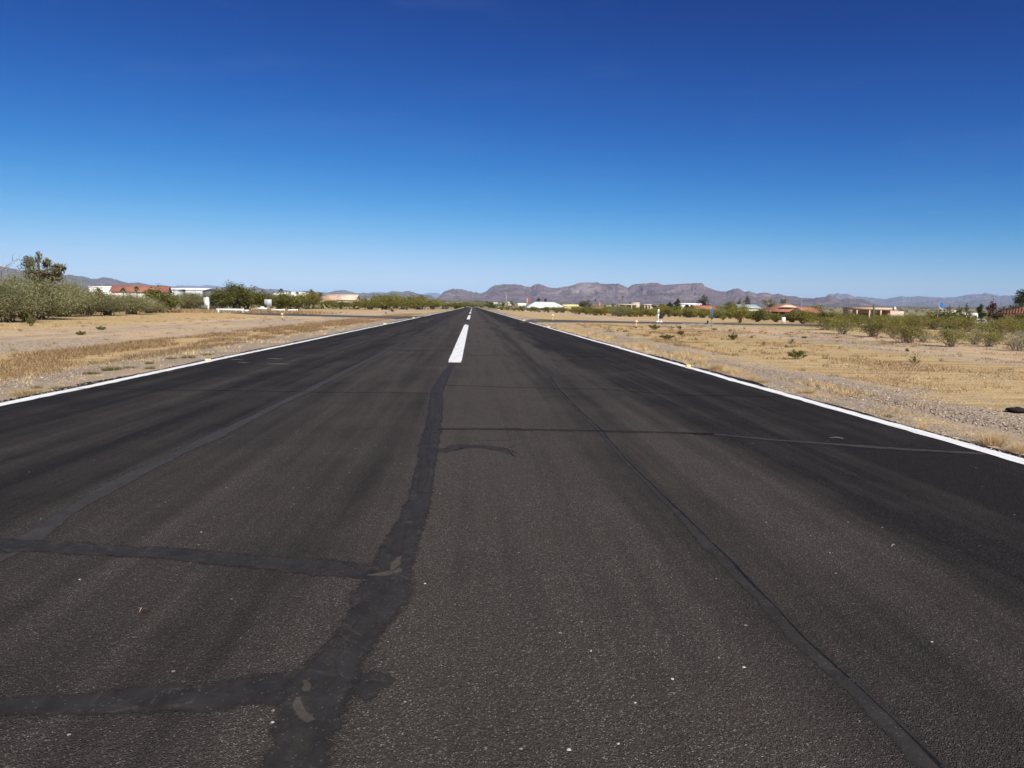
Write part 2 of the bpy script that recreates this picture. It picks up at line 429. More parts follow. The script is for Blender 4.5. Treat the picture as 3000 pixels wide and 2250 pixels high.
M['green_grass'] = foliage('green_blades', (.09, .10, .025), (.19, .18, .06), (.36, .30, .14))
M['stones'] = None
def make_stones():
    n = N('gravel_stones', .9, .2)
    return n.done(n.ramp(n.island(), [(0, (.16, .115, .09)), (.5, (.31, .24, .18)), (.85, (.43, .345, .265)), (1, (.58, .50, .41))]))
M['stones'] = make_stones()
M['cholla'] = foliage('cholla_spines', (.26, .24, .15), (.42, .40, .27), (.55, .52, .38))
M['cactus'] = paint('cactus_skin', (.085, .11, .05), .2, 4, .8)
M['car_paint'] = paint('silver_car_paint', (.45, .46, .48), .04, 2, .25, None, .6)
M['rubber'] = paint('rubber', (.02, .02, .02), .1, 8, .9)
M['mountain'] = make_rock('mountain_rock', (.17, .114, .116), (.29, .205, .20), (.46, .365, .335))
M['hill'] = make_rock('hill_rock', (.165, .122, .105), (.235, .18, .155), (.31, .25, .215))
M['far_hill'] = make_rock('far_hill_rock', (.18, .13, .125), (.23, .17, .165), (.30, .23, .215))

# ------------------------------------------------------------------ land
def land():
    rr = np.concatenate([[0.0], np.geomspace(2.0, 70000.0, 150)]); na = 240
    mb = MB(); V = []; F = []
    for i, r in enumerate(rr):
        a = np.arange(na) * 2 * math.pi / na
        x, y = r * np.cos(a), r * np.sin(a)
        z = zg(x, y)
        off = np.abs(x + .5)
        und = 0.03 * np.sin(x * .21 + 1.3) * np.sin(y * .13) + 0.02 * np.sin(x * .07 + y * .09)
        z = z + und * smooth(8, 20, off) * (r < 400) - .012 * (off < 8)
        z = z - 0.03 * ((off > 7.3) & (off < 14) & (r < 70))
        V.append(np.stack([x, y, z], 1))
    for i in range(len(rr) - 1):
        b = i * na
        j = np.arange(na); k = (j + 1) % na
        F += np.stack([b + j, b + na + j, b + na + k, b + k], 1).tolist()
    mb.add(np.concatenate(V), F)
    # seam-free centre
    o = mb.build('ground', M['ground'], None, True)
    tag(o, 'sandy desert ground with dry mown grass and gravel', kind='structure')
land()

ROAD_Z = 0.035
XL, XR = -6.85, 5.74
def strip(x0, x1, y0, y1, z, ny, jag=0.0, xs=None):
    ys = np.linspace(y0, y1, ny) if not hasattr(ny, '__len__') else np.array(ny)
    a = RNG.normal(0, jag, len(ys)); b = RNG.normal(0, jag, len(ys))
    L = np.stack([x0 + a, ys, zg(0, ys) + z], 1); R = np.stack([x1 + b, ys, zg(0, ys) + z], 1)
    return L, R
def ribbon(mb, L, R):
    n = len(L); V = np.concatenate([L, R]); mb.add(V, [(i, n + i, n + i + 1, i + 1) for i in range(n - 1)])

def runway():
    mb = MB()
    ys = np.concatenate([np.arange(-30, 80, .35), np.arange(80, 450, 5), np.arange(450, 640, 6)])
    L, R = strip(XL, XR, 0, 0, ROAD_Z, ys, .022)
    for E in (L, R): E[:, 0] += .05 * np.interp(ys, np.arange(-30, 640, 1.3), RNG.normal(0, 1, len(np.arange(-30, 640, 1.3))))
    ribbon(mb, L, R)
    for E, s in ((L, -1), (R, 1)):                    # sloping shoulder of the asphalt
        O = E.copy(); O[:, 0] += s * (.07 + np.abs(RNG.normal(0, .03, len(E)))); O[:, 2] -= ROAD_Z + .09
        ribbon(mb, *( (O, E) if s < 0 else (E, O)))
    rw = mb.build('runway', M['asphalt'])
    tag(rw, 'black asphalt runway running straight to the mountains', kind='structure')
    for xc in (-6.55, 5.50):
        m = MB(); ys2 = np.concatenate([np.arange(-30, 80, .22), np.arange(80, 640, 6)])
        wv = .018 * np.interp(ys2, np.arange(-30, 640, 1.7), RNG.normal(0, 1, len(np.arange(-30, 640, 1.7)))); L, R = strip(xc - .105, xc + .105, 0, 0, ROAD_Z + .004, ys2, .009); L[:, 0] += wv; R[:, 0] += wv; ribbon(m, L, R)
        m.build('edge_line', M['line'], rw)
    for k in range(10):
        y0 = 18.5 + 60.9 * k; m = MB()
        ny = np.concatenate([np.arange(y0, y0 + 37, .4)])
        ribbon(m, *strip(-.625, -.275, 0, 0, ROAD_Z + .004, ny, .006))
        if k == 0:
            m.box(-.56, -.46, y0 + 36.8, y0 + 39.2, ROAD_Z + .002, ROAD_Z + .0045)
        m.build('centreline_stripe', M['line'], rw)
    # sealed cracks: centre line and width, in metres on the runway
    def crack(pts, mat, z=.006, jag=.08, lift=0.0, name='crack_seal'):
        P3 = []                                        # (x, y, half width across)
        for a in pts: P3.append(a)
        P3 = np.array(P3, float)
        seg = np.hypot(np.diff(P3[:, 0]), np.diff(P3[:, 1])); s = np.concatenate([[0], np.cumsum(seg)])
        step = .03 if s[-1] < 14 else .12
        t = np.arange(0, s[-1], step)
        cx = np.interp(t, s, P3[:, 0]); cy = np.interp(t, s, P3[:, 1]); hw = np.interp(t, s, P3[:, 2]) * 1.16
        dx = np.gradient(cx); dy = np.gradient(cy); l = np.hypot(dx, dy) + 1e-9
        nx, ny = -dy / l, dx / l
        def wob(): 
            w = np.zeros(len(t))
            for k, a in ((.9, .5), (.35, .35), (.12, .3), (.05, .2)):
                kn = RNG.normal(0, 1, max(4, int(s[-1] / k) + 3)); w += a * np.interp(t, np.linspace(0, s[-1], len(kn)), kn)
            return w
        a = hw * (1 + jag * 3 * wob()); b = hw * (1 + jag * 3 * wob())
        m = MB(); rows = []
        for q in (1, .5, 0, -.5, -1):
            h = a if q > 0 else b
            zz = ROAD_Z + z + lift * (1 - q * q)
            rows.append(np.stack([cx + nx * h * q, cy + ny * h * q, zg(0, cy) + zz], 1))
        for i in range(4): ribbon(m, rows[i + 1], rows[i])
        o = m.build(name, mat, rw, True); nn = len(t); ev = []
        for i in range(4):
            for q in ((1, .5, 0, .5, 1)[i + 1], (1, .5, 0, .5, 1)[i]): ev += [q] * nn
        at_ = o.data.attributes.new('edge', 'FLOAT', 'POINT'); at_.data.foreach_set('value', np.array(ev, np.float32)); return o
    def band(rows, scale=None):
        """rows of (left px, right px, y px) of a crack running away -> centre and half width on the ground"""
        out = []
        for l, r, y in rows:
            a = np.array(G(l, y)); b = np.array(G(r, y)); c = (a + b) / 2
            out.append((c[0], c[1], np.hypot(*(b - a)) / 2))
        return out
    k = .6932
    main = [(1866, 1900, 0), (1818, 1872, 80), (1812, 1872, 160), (1790, 1868, 240), (1765, 1850, 340), (1748, 1835, 440), (1720, 1825, 540), (1672, 1795, 640), (1620, 1775, 720),
            (1580, 1748, 800), (1540, 1745, 880), (1475, 1738, 960), (1462, 1700, 1020), (1425, 1635, 1100), (1380, 1585, 1160), (1320, 1545, 1230), (1250, 1520, 1300), (1195, 1490, 1370),
            (1175, 1452, 1440), (1165, 1438, 1500), (1150, 1410, 1570), (1122, 1385, 1655)]
    rows = [(a * k, b * k, 1100 + c * k) for a, b, c in main][::-1]
    pts = band(rows)
    pts = [(pts[0][0] - .05, .6, pts[0][2])] + pts + [(-.46, 18.2, .05)]
    crack(pts, M['seal'], .003, .05, .0)
    crack([(p[0] - .02 + .03 * math.sin(i * 1.7), p[1], .022 + .018 * abs(math.sin(i * 2.1))) for i, p in enumerate(pts[1:-2])], M['sealdusty'], .0040, .16)
    def side(ps, mat, jag=.06, z=.0024, lift=.0):
        """(x px, top y px, bottom y px) of a crack running across"""
        out = []
        for x, t, b in ps:
            a = np.array(G(x, t)); c = np.array(G(x, b)); m_ = (a + c) / 2
            out.append((m_[0], m_[1], np.hypot(*(a - c)) / 2))
        return crack(out, mat, z, jag, lift)
    side([(x * k, 1100 + a * k, 1100 + b * k) for x, a, b in [(-260, 705, 760), (0, 722, 768), (190, 728, 766), (400, 740, 782), (600, 750, 793), (800, 765, 808), (1000, 785, 828), (1200, 800, 848), (1400, 815, 872), (1600, 832, 890)]], M['seal'])
    side([(x * k, 1100 + a * k, 1100 + b * k) for x, a, b in [(-300, 1425, 1480), (0, 1412, 1470), (200, 1395, 1466), (400, 1378, 1465), (600, 1357, 1456), (800, 1342, 1450), (1000, 1318, 1445), (1170, 1280, 1440), (1300, 1270, 1430)]], M['seal'])
    side([(x * k, 1100 + a * k, 1100 + b * k) for x, a, b in [(1470, 1320, 1385), (1520, 1290, 1390), (1580, 1285, 1385), (1640, 1288, 1350), (1672, 1298, 1312)]], M['seal'], .12)
    side([(x * k, 1100 + a * k, 1100 + b * k) for x, a, b in [(1855, 330, 348), (1930, 308, 322), (2040, 308, 320), (2110, 318, 334), (2165, 340, 352)]], M['seal'], .12)
    # sand lodged in the sealant
    crack([(*G(1075, 1706), .008), (*G(1105, 1703), .022), (*G(1135, 1700), .030), (*G(1165, 1692), .022), (*G(1178, 1680), .010)], M['dust'], .0050, .14, 0, 'sand_patch')
    crack([(*G(1148, 1690), .012), (*G(1160, 1668), .030), (*G(1172, 1645), .012)], M['dust'], .0050, .14, 0, 'sand_patch')
    crack([(*G(1085, 1720), .004), (*G(1040, 1722), .010), (*G(1010, 1712), .004)], M['dust'], .0050, .14, 0, 'sand_patch')
    crack([(*G(893, 2020), .010), (*G(903, 2045), .016), (*G(897, 2062), .006)], M['dust'], .0050, .14, 0, 'sand_patch')
    crack([(*G(876, 2072), .012), (*G(872, 2100), .022), (*G(885, 2120), .02), (*G(905, 2138), .022), (*G(925, 2152), .014)], M['dust'], .0050, .1, 0, 'sand_patch')
    # the long joint on the runway's far lane, the raised joint and cross cracks
    lj = [(-330, 940, 60), (100, 735, 50), (330, 575, 55), (450, 505, 50), (600, 420, 44), (750, 345, 38), (900, 275, 32), (1050, 200, 25), (1200, 120, 16), (1290, 80, 10)]
    pp = [(*G(x * k, 1100 + y * k), w) for x, y, w in lj]
    pp = [(x, y, .085 + .025 * math.sin(i * 2.3)) for i, (x, y, w) in enumerate(pp)]
    pp += [(pp[-1][0], 30.0, .03), (pp[-1][0], 60.0, .03)]
    crack(pp, M['sealgrey'], .0018, .08, .0)
    rj = [(150, 0, 12), (190, 65, 14), (270, 150, 16), (370, 245, 20), (480, 380, 24), (600, 500, 30), (740, 640, 40), (800, 710, 58), (900, 810, 62), (1000, 920, 62), (1080, 1000, 64), (1200, 1140, 78), (1350, 1280, 88), (1500, 1430, 98), (1600, 1530, 108), (1720, 1659, 118)][::-1]
    pr = band([(1500 + (x - w / 2) * k, 1500 + (x + w / 2) * k, 1100 + y * k) for x, y, w in rj])
    pr = [(pr[0][0], .8, pr[0][2])] + [(a, b, c * 1.1) for a, b, c in pr] + [(pr[-1][0], 40, .03)]
    crack(pr, M['sealjoint'], .0018, .10, .002)
    crack([(a + c * .75, b, .006 + .004 * math.sin(i * 1.9)) for i, (a, b, c) in enumerate(pr[:-1])], M['lipshade'], .0046, .3)  # shadow line along the joint's lip, painted as a dark strip
    def seam(ps, w0, w1, mat):
        g = [G(*p) for p in ps]; crack([(x_, y_, w0 + (w1 - w0) * i / (len(g) - 1)) for i, (x_, y_) in enumerate(g)], M[mat], .005, .12)
    seam([(1285, 1266), (1500, 1267), (1756, 1272), (2096, 1281.6)], .06, .07, 'sealfaint')
    seam([(2020, 1279), (2096, 1281.6), (2262, 1297.6), (2470, 1313.5), (2678, 1329), (2886, 1339)], .05, .075, 'sealgrey')
    seam([(1296, 1134.7), (1500, 1141), (1763, 1146), (1985, 1164), (2297, 1169)], .035, .05, 'sealfaint')
    seam([(229, 1145), (416, 1148.5), (624, 1150), (887, 1155), (1262, 1159)], .035, .045, 'sealfaint')
    for x0_, x1_, y_, w_ in ((-.2, 5.3, 21.2, .05), (-.2, 5.3, 34.6, .06), (-5.9, -.7, 23.4, .05), (-.2, 5.3, 47.0, .08), (-6.2, -.7, 38.0, .07), (-6.0, 5.2, 66.0, .08), (-6.0, 5.2, 92.0, .1)):
        xx = np.linspace(x0_, x1_, 9); yy = y_ + RNG.normal(0, .06, 9)
        crack([(a, b, w_ * (.6 + .5 * RNG.random())) for a, b in zip(xx, yy)], M['sealfaint'], .005, .15)
    # fine hairline scribbles beside the arc-shaped crack
    for a, b in (((1390, 1300), (1530, 1296)), ((1455, 1330), (1525, 1308)), ((1485, 1325), (1512, 1352))):
        crack([(*G(*a), .006), (*G((a[0] + b[0]) / 2, (a[1] + b[1]) / 2 + 4), .010), (*G(*b), .004)], M['sealfaint'], .003, .2)
    return rw
RW = runway()

def path_strip(name, mat, pts, widths, z, label, step=2.0):
    p = np.array(pts, float); s = np.concatenate([[0], np.cumsum(np.hypot(*np.diff(p, axis=0).T))]); t = np.arange(0, s[-1], step)
    # smooth the corners a little
    cx = np.interp(t, s, p[:, 0]); cy = np.interp(t, s, p[:, 1]); w = np.interp(t, s, widths) / 2
    for _ in range(8):
        cx[1:-1] = (cx[:-2] + 2 * cx[1:-1] + cx[2:]) / 4; cy[1:-1] = (cy[:-2] + 2 * cy[1:-1] + cy[2:]) / 4
    dx, dy = np.gradient(cx), np.gradient(cy); l = np.hypot(dx, dy); nx, ny = -dy / l, dx / l
    wl = w + RNG.normal(0, .05, len(t)); wr = w + RNG.normal(0, .05, len(t))
    L = np.stack([cx + nx * wl, cy + ny * wl, zg(cx + nx * wl, cy + ny * wl) + z], 1); R = np.stack([cx - nx * wr, cy - ny * wr, zg(cx - nx * wr, cy - ny * wr) + z], 1)
    mb = MB(); ribbon(mb, L, R)
    O1 = L.copy(); O1[:, 2] -= .25; O2 = R.copy(); O2[:, 2] -= .25
    O1[:, 0] += nx * .2; O1[:, 1] += ny * .2; O2[:, 0] -= nx * .2; O2[:, 1] -= ny * .2
    ribbon(mb, O1, L); ribbon(mb, R, O2)
    o = mb.build(name, mat); tag(o, label, kind='structure'); return o
tw1 = path_strip('taxiway', M['taxi'], [(-7.05, 87), (-9.5, 87), (-16, 88.5), (-24, 95), (-34, 110), (-50, 148), (-78, 215), (-110, 300)], [18, 13, 9, 9, 9, 9, 9, 9], .062, 'narrow asphalt taxiway curving away to the hangars')
tw2 = path_strip('taxiway', M['taxi'], [(5.95, 77.5), (8, 77.5), (14, 76), (22, 74.5), (33, 73), (46, 69.5), (60, 66)], [20, 14, 8.5, 8.5, 9, 9.5, 10], .062, 'asphalt taxiway crossing the dry grass to the red tiled houses')
def taxi_mark(a, b, w):
    m = MB(); a = np.array(a); b = np.array(b); d = _unit(b - a); n_ = np.array((-d[1], d[0])) * w
    t = np.linspace(0, 1, 10)[:, None]; c = a + (b - a) * t
    zz = zg(c[:, 0], c[:, 1]) + .07
    ribbon(m, np.column_stack([c - n_, zz]), np.column_stack([c + n_, zz])); m.build('taxi_line', M['taxi_line'], tw2)
taxi_mark(G(2209, 951.5), G(2396, 961.5), .12)
for q in range(4):
    a_ = G(2000 + 24 * q, 949.3); b_ = G(2046 + 24 * q, 954.6); taxi_mark(a_, b_, .16)

# ------------------------------------------------------------------ mountains
def vnoise(seed, n_oct=5):
    r = np.random.default_rng(seed); tabs = [r.random((257, 257)) for _ in range(n_oct)]
    def f(u, v, ridged=False):
        out = 0; amp = 1; tot = 0
        for o in range(n_oct):
            s = 2 ** o; x, y = u * s, v * s
            xi, yi = np.floor(x).astype(int), np.floor(y).astype(int); fx, fy = x - xi, y - yi
            fx = fx * fx * (3 - 2 * fx); fy = fy * fy * (3 - 2 * fy); T = tabs[o]
            g = lambda a, b: T[a % 257, b % 257]
            val = (g(xi, yi) * (1 - fx) + g(xi + 1, yi) * fx) * (1 - fy) + (g(xi, yi + 1) * (1 - fx) + g(xi + 1, yi + 1) * fx) * fy
            if ridged: val = 1 - abs(2 * val - 1)
            out = out + amp * val; tot += amp; amp *= .52
        return out / tot
    return f
def mountain(label, prof, D, depth, mat, seed, crag=.35, name='mountain'):
    prof = sorted(prof); az = []; el = []
    for px, py in prof:
        d = ray(px, py); az.append(math.atan2(d[0], d[1])); el.append(d[2] / math.hypot(d[0], d[1]))
    az = np.array(az); el = np.array(el)
    nA = max(80, int((az[-1] - az[0]) * 2300)); nT = 54
    A = np.linspace(az[0], az[-1], nA); E = np.interp(A, az, el)
    fn = vnoise(seed); E = E + (fn(A * 330, A * 0 + 3.3) - .5) * .0017
    ends = smooth(0, .02, A - A[0]) * smooth(0, .02, A[-1] - A)
    V = []
    ts = np.concatenate([np.linspace(0, 1, nT), np.linspace(1.15, 2.2, 8)])
    u = A * D / 480.0
    for t in ts:
        r = D - depth * (1 - t) if t <= 1 else D + depth * (t - 1)
        tt = np.full(nA, t)
        wx = u + 1.6 * (fn(u * .7 + 5, tt * 2.1 + 3) - .5) + 1.3 * (fn(u * 1.9, tt * 4.5 + 8) - .5); wy = t * depth / 620.0 + .12 * u + .9 * (fn(u * .8 + 11, tt * 2.3) - .5)
        rid = fn(wx, wy + 1.7, True); rid = np.clip((rid - .35) / .5, 0, 1)
        low = fn(u * .33 + 2, tt * 1.1 + 6)
        base = zg(r * np.sin(A), r * np.cos(A)) - 12
        top = CAM_H + E * D
        if t <= 1:
            p = .85 + 1.1 * low
            s = t ** p; s = s * .6 + .4 * s * s * (3 - 2 * s)
            h = s * (1 - crag * (1 - rid) * (1 - t ** 3) ** .8) if t < 1 else np.ones(nA)
        else:
            h = np.full(nA, max(0.0, 1 - ((t - 1) / 1.2)) ** 1.3)
        hz = base + (top - base) * h * np.maximum(ends, .02)
        V.append(np.stack([r * np.sin(A), r * np.cos(A), hz], 1))
    mb = MB(); F = []
    for i in range(len(ts) - 1):
        for j in range(nA - 1):
            a = i * nA + j; F.append((a, a + 1, a + nA + 1, a + nA))
    mb.add(np.concatenate(V), F)
    o = mb.build(name, mat, None, True); tag(o, label, kind='structure'); return o

main_range = [(1262, 872), (1275, 865.3), (1290, 859.6), (1302, 853.8), (1317, 848.3), (1328, 846), (1331.5, 845.5), (1335, 848.5), (1339.6, 845), (1344, 848), (1353, 847), (1362, 850), (1375, 853), (1382, 854), (1389, 858.3), (1395, 855.4), (1405.6, 859.8),
    (1416, 856.8), (1425, 852.3), (1434, 845), (1443, 838.8), (1454, 834.6), (1470, 832.8), (1480, 831.8), (1488, 833.5), (1504, 832), (1528, 835), (1540, 839.3), (1551, 840.6), (1558, 838.8), (1565, 833.3), (1576, 831.5), (1584, 832.8), (1591, 835), (1600, 838.8), (1618, 843.6),
    (1631, 843.6), (1649, 841), (1667, 837.9), (1683, 833.9), (1689, 830.6), (1703, 828), (1753, 827.2), (1761, 831.5), (1775, 832.8), (1797, 831), (1801, 832.8), (1811, 830.4), (1820, 834.2), (1830, 840), (1839.5, 843.4), (1847, 837.9), (1856, 833.3), (1877, 830.3),
    (1896, 831), (1908, 828.4), (1923, 828.4), (1937, 832.4), (1945, 834.6), (1963, 833), (1977, 833), (2008, 830.6), (2035, 829.6), (2055, 829.5), (2060, 833.3), (2064, 838), (2080, 844.2), (2096, 849.6), (2107, 853.6), (2127, 853.8), (2143, 848.7), (2160, 844.3), (2167, 846.5),
    (2174, 851.4), (2182, 854.9), (2195, 853.4), (2207, 856.9), (2217, 861.4), (2237, 856.6), (2250, 858.9), (2264, 863.4), (2278, 860.2), (2292, 863), (2306, 866.4), (2333, 868.9), (2345, 872.5), (2370, 873.6), (2384, 874.6), (2394, 871.5), (2418, 869.5), (2431, 866.2), (2441, 869.5),
    (2453, 875.2), (2463, 877.2), (2484, 874.4), (2506, 876.6), (2530, 876), (2543, 881.7), (2557, 886.8), (2577, 890.9), (2605, 896)]
mountain('long purple brown mountain range with flat topped crest', main_range, 9000, 2300, M['mountain'], 3, .85)
left_range = [(-1200, 800), (-700, 770), (-400, 790), (-150, 772), (0, 780), (23, 783.7), (68, 792.7), (120, 800), (150, 808), (188, 806), (203, 805), (226, 808.5), (244, 810), (271, 817.5), (278, 817.5), (303, 812), (328, 816), (353, 822), (373, 828.4), (384, 828.8), (405, 826.6), (425, 832), (452, 835.6), (470, 835), (500, 839), (560, 846), (610, 851)]
mountain('sloping grey range behind the tall mistletoe tree', left_range, 11000, 2600, M['hill'], 5, .5)
mid_range = [(600, 853), (626, 845), (640, 840.8), (653, 840), (690, 843), (725, 842), (743, 839.3), (754, 841), (773, 847), (804, 846.5), (822, 849), (844, 851.4), (858, 853.8), (873, 855), (891, 851.4), (904, 853), (943, 856.8), (967, 856), (985, 852), (1007, 849.4), (1021, 852.3), (1039, 857.4), (1054, 859), (1066, 857.4), (1084, 859.6), (1121, 859.6),
    (1132, 858.6), (1149, 852.6), (1170, 854.5), (1178, 855.6), (1190, 852.6), (1199, 852.2), (1208, 855), (1223, 859.6), (1237, 863), (1254, 863.5), (1275, 866), (1300, 872)]
mountain('low grey brown hills behind the cream roofed house', mid_range, 13000, 2600, M['hill'], 8, .5)
mountain('pale blue distant ridge over the white hangar roof', [(470, 845), (505, 838.6), (516, 836.8), (545, 836.4), (581, 836.8), (592, 837.7), (608, 834.4), (635, 838), (660, 842), (690, 850)], 26000, 5000, M['far_hill'], 11, .4)
mountain('pale distant ridge in the gap of the low hills', [(1050, 864), (1074, 857), (1086, 855), (1104, 856.3), (1112, 855), (1131, 857), (1160, 862), (1225, 866), (1241, 862), (1254, 858.4), (1268, 857.2), (1281, 858), (1290, 857.2), (1320, 868)], 30000, 5000, M['far_hill'], 12, .4)
far_right = [(2340, 880), (2357, 871.5), (2370, 870.5), (2395, 875), (2420, 868.5), (2428, 861.4), (2437, 860.1), (2441, 862.4), (2455, 859.1), (2463, 862.4), (2471, 861.2), (2485, 860.8), (2496, 866.4), (2504, 869.5), (2514, 867.7), (2526, 869.5), (2557, 872.5), (2577, 874.6), (2595, 876), (2622, 871.5), (2644, 866.8), (2653, 870.4), (2676, 868), (2699, 868), (2726, 871), (2771, 872),
    (2803, 870.4), (2832, 863.6), (2866, 862.5), (2884, 858.2), (2902, 861.4), (2929, 867.7), (2941, 865.2), (2952, 866), (3000, 862), (3200, 868), (3500, 860), (3900, 880)]
mountain('blue distant range beyond the flat pink house', far_right, 23000, 4500, M['far_hill'], 13, .5)
mountain('low blue foothills below the distant blue range', [(2640, 899), (2663, 894), (2690, 887), (2721, 880.6), (2745, 884), (2765, 889), (2800, 893), (2850, 884), (2890, 876.5), (2930, 884), (2960, 886), (3000, 880), (3200, 888), (3500, 900)], 18000, 2600, M['far_hill'], 14, .5)

# ------------------------------------------------------------------ plants
def leaf_quads(c, size, rng, flat=0.0):
    n_ = len(c)
    a = rng.normal(0, 1, (n_, 3)); a /= np.linalg.norm(a, axis=1)[:, None]
    b = rng.normal(0, 1, (n_, 3)); b -= a * np.sum(a * b, 1)[:, None]; b /= np.linalg.norm(b, axis=1)[:, None]
    s = (size * rng.uniform(.55, 1.5, n_))[:, None]
    a = a * s; b = b * s * rng.uniform(.35, .8, n_)[:, None]
    return np.stack([c - a, c - b * .9, c + a, c + b], 1)
def shrub_meshes(kind, seed, h=2.0, w=2.6, n_stem=16, n_leaf=2600, leaf=.055, low=.35, tangle=.5):
    """vase of stems with leaf sprays on their outer parts -> (stem mesh, leaf mesh), base at the origin"""
    rng = np.random.default_rng(seed); st = MB(); tips = []
    for i in range(n_stem):
        az = rng.uniform(0, 2 * math.pi); lean = rng.uniform(.05, 1.0) ** .8; reach = w / 2 * lean * rng.uniform(.8, 1.1); hh = h * (1 - .42 * lean ** 2) * rng.uniform(.75, 1.05)
        base = np.array((rng.normal(0, .05 * w), rng.normal(0, .05 * w), -.04)); p = [base]
        for q in (.3, .6, .85, 1.0):
            p.append(base + np.array((math.cos(az) * reach * q ** 1.2, math.sin(az) * reach * q ** 1.2, hh * q ** .85)) + rng.normal(0, .035 * w, 3) * q)
        r0 = .014 * h * rng.uniform(.7, 1.3); st.tube(p, [r0, r0 * .75, r0 * .5, r0 * .35, r0 * .15], 4, False)
        tips.append((p, 1.0))
        for b in range(rng.integers(2, 5)):
            q = rng.uniform(.35, .85); j = min(3, int(q * 4)); o = p[j] + (p[j + 1] - p[j]) * rng.random()
            d = np.array((math.cos(az + rng.normal(0, 1)), math.sin(az + rng.normal(0, 1)), rng.uniform(.2, 1.2))); L = h * rng.uniform(.2, .42)
            e = o + d / np.linalg.norm(d) * L; e[2] = max(e[2], low * h * .5); mdl = (o + e) / 2 + rng.normal(0, .03 * w, 3)
            st.tube([o, mdl, e], [r0 * .4, r0 * .28, r0 * .1], 3, False); tips.append(([o, mdl, e], .8))
    C = []
    wt = np.array([t[1] for t in tips]); wt /= wt.sum()
    for (p, _), k in zip(tips, rng.multinomial(n_leaf, wt)):
        p = np.array(p); lo = .35 if len(p) > 3 else .1
        q = lo + (1 - lo) * rng.random(k) ** .7; q = np.minimum(q, .9999) * (len(p) - 1); i = q.astype(int); f = (q - i)[:, None]
        c = p[i] * (1 - f) + p[i + 1] * f + rng.normal(0, .055 * (w + h) / 2, (k, 3)) * (.5 + tangle)
        C.append(c)
    C = np.concatenate(C); C = C[C[:, 2] > low * h * rng.uniform(.4, 1.0, len(C))]
    lv = MB(); lv.quads(leaf_quads(C, leaf, rng))
    return st, lv
def crown_points(blobs, n_, rng, shell=.55):
    """points through blobs (x,y,z,rx,ry,rz), denser towards the shell and broken up in sprays"""
    vol = np.array([b[3] * b[4] * b[5] for b in blobs]) ** .75; vol /= vol.sum(); C = []
    for b, k in zip(blobs, rng.multinomial(n_, vol)):
        ns = max(8, k // 38); d = rng.normal(0, 1, (ns, 3)); d /= np.linalg.norm(d, axis=1)[:, None]; r = rng.uniform(shell * .6, 1.05, ns)[:, None]
        ctr = np.array(b[:3]) + d * r * np.array(b[3:]); i = rng.integers(0, ns, k)
        C.append(ctr[i] + rng.normal(0, .26, (k, 3)) * np.array(b[3:]))
    return np.concatenate(C)

PROTO = {}
def proto(kind, variant):
    """a shrub kind's shared meshes: (stem mesh, leaf mesh, height, width)"""
    key = (kind, variant)
    if key in PROTO: return PROTO[key]
    sd = sum(map(ord, kind)) * 10 + variant
    if kind == 'creosote': a = shrub_meshes(kind, sd, 2.0, 2.8, 22, 4200, .046, .20, .9); mats = ('stem', 'creosote'); d = (2.0, 2.8)
    elif kind == 'creosote_low': a = shrub_meshes(kind, sd, 1.1, 2.0, 30, 5200, .022, .24, .8); mats = ('twig', 'creosote'); d = (1.1, 2.0)
    elif kind == 'dark': a = shrub_meshes(kind, sd, 2.4, 3.0, 18, 5200, .075, .12, .9); mats = ('stem', 'dark_green'); d = (2.4, 3.0)
    elif kind == 'palo': a = shrub_meshes(kind, sd, 2.8, 4.4, 34, 17000, .045, .06, 1.25); mats = ('stem', 'palo'); d = (2.8, 4.4)
    elif kind == 'twiggy': a = shrub_meshes(kind, sd, 1.1, 2.2, 46, 900, .028, .35); mats = ('twig', 'palo'); d = (1.1, 2.2)
    elif kind == 'weed': a = shrub_meshes(kind, sd, .40, .62, 14, 1000, .024, .08, .45); mats = ('stem', 'weed'); d = (.40, .62)
    elif kind == 'sparse': a = shrub_meshes(kind, sd, .40, .66, 10, 420, .018, .2, .3); mats = ('stem', 'weed'); d = (.40, .66)
    V_ = np.concatenate(a[1].v); d = (float(np.percentile(V_[:, 2], 98.5)), float(2 * np.percentile(np.abs(V_[:, :2]), 97)))
    PROTO[key] = (a[0].mesh('stem', M[mats[0]]), a[1].mesh('foliage', M[mats[1]])) + d
    return PROTO[key]
_sh = random.Random(5)
def shrub(kind, px, py, wpx, hpx, label, group=None, Y=None, name='shrub', cat='shrub', parts=True, z=None):
    if Y is None: x, y = G(px, py)
    else: x, y = X_at(px, Y), Y
    sc = depth(x, y) / FPX
    sm, lm, h, w = proto(kind, _sh.randrange(4))
    s = (wpx * sc / w, wpx * sc / w, hpx * sc / h)
    o = empty(name, (x, y, float(zg(x, y)) - .02), _sh.uniform(0, 6.28), s)
    link('stem', sm, o); link('foliage', lm, o)
    return tag(o, label, cat, group)
def shrub_m(kind, x, y, w, h, label, group, name='shrub', cat='shrub'):
    sm, lm, h0, w0 = proto(kind, _sh.randrange(4))
    o = empty(name, (x, y, float(zg(x, y)) - .02), _sh.uniform(0, 6.28), (w / w0, w / w0, h / h0))
    link('stem', sm, o); link('foliage', lm, o)
    return tag(o, label, cat, group)

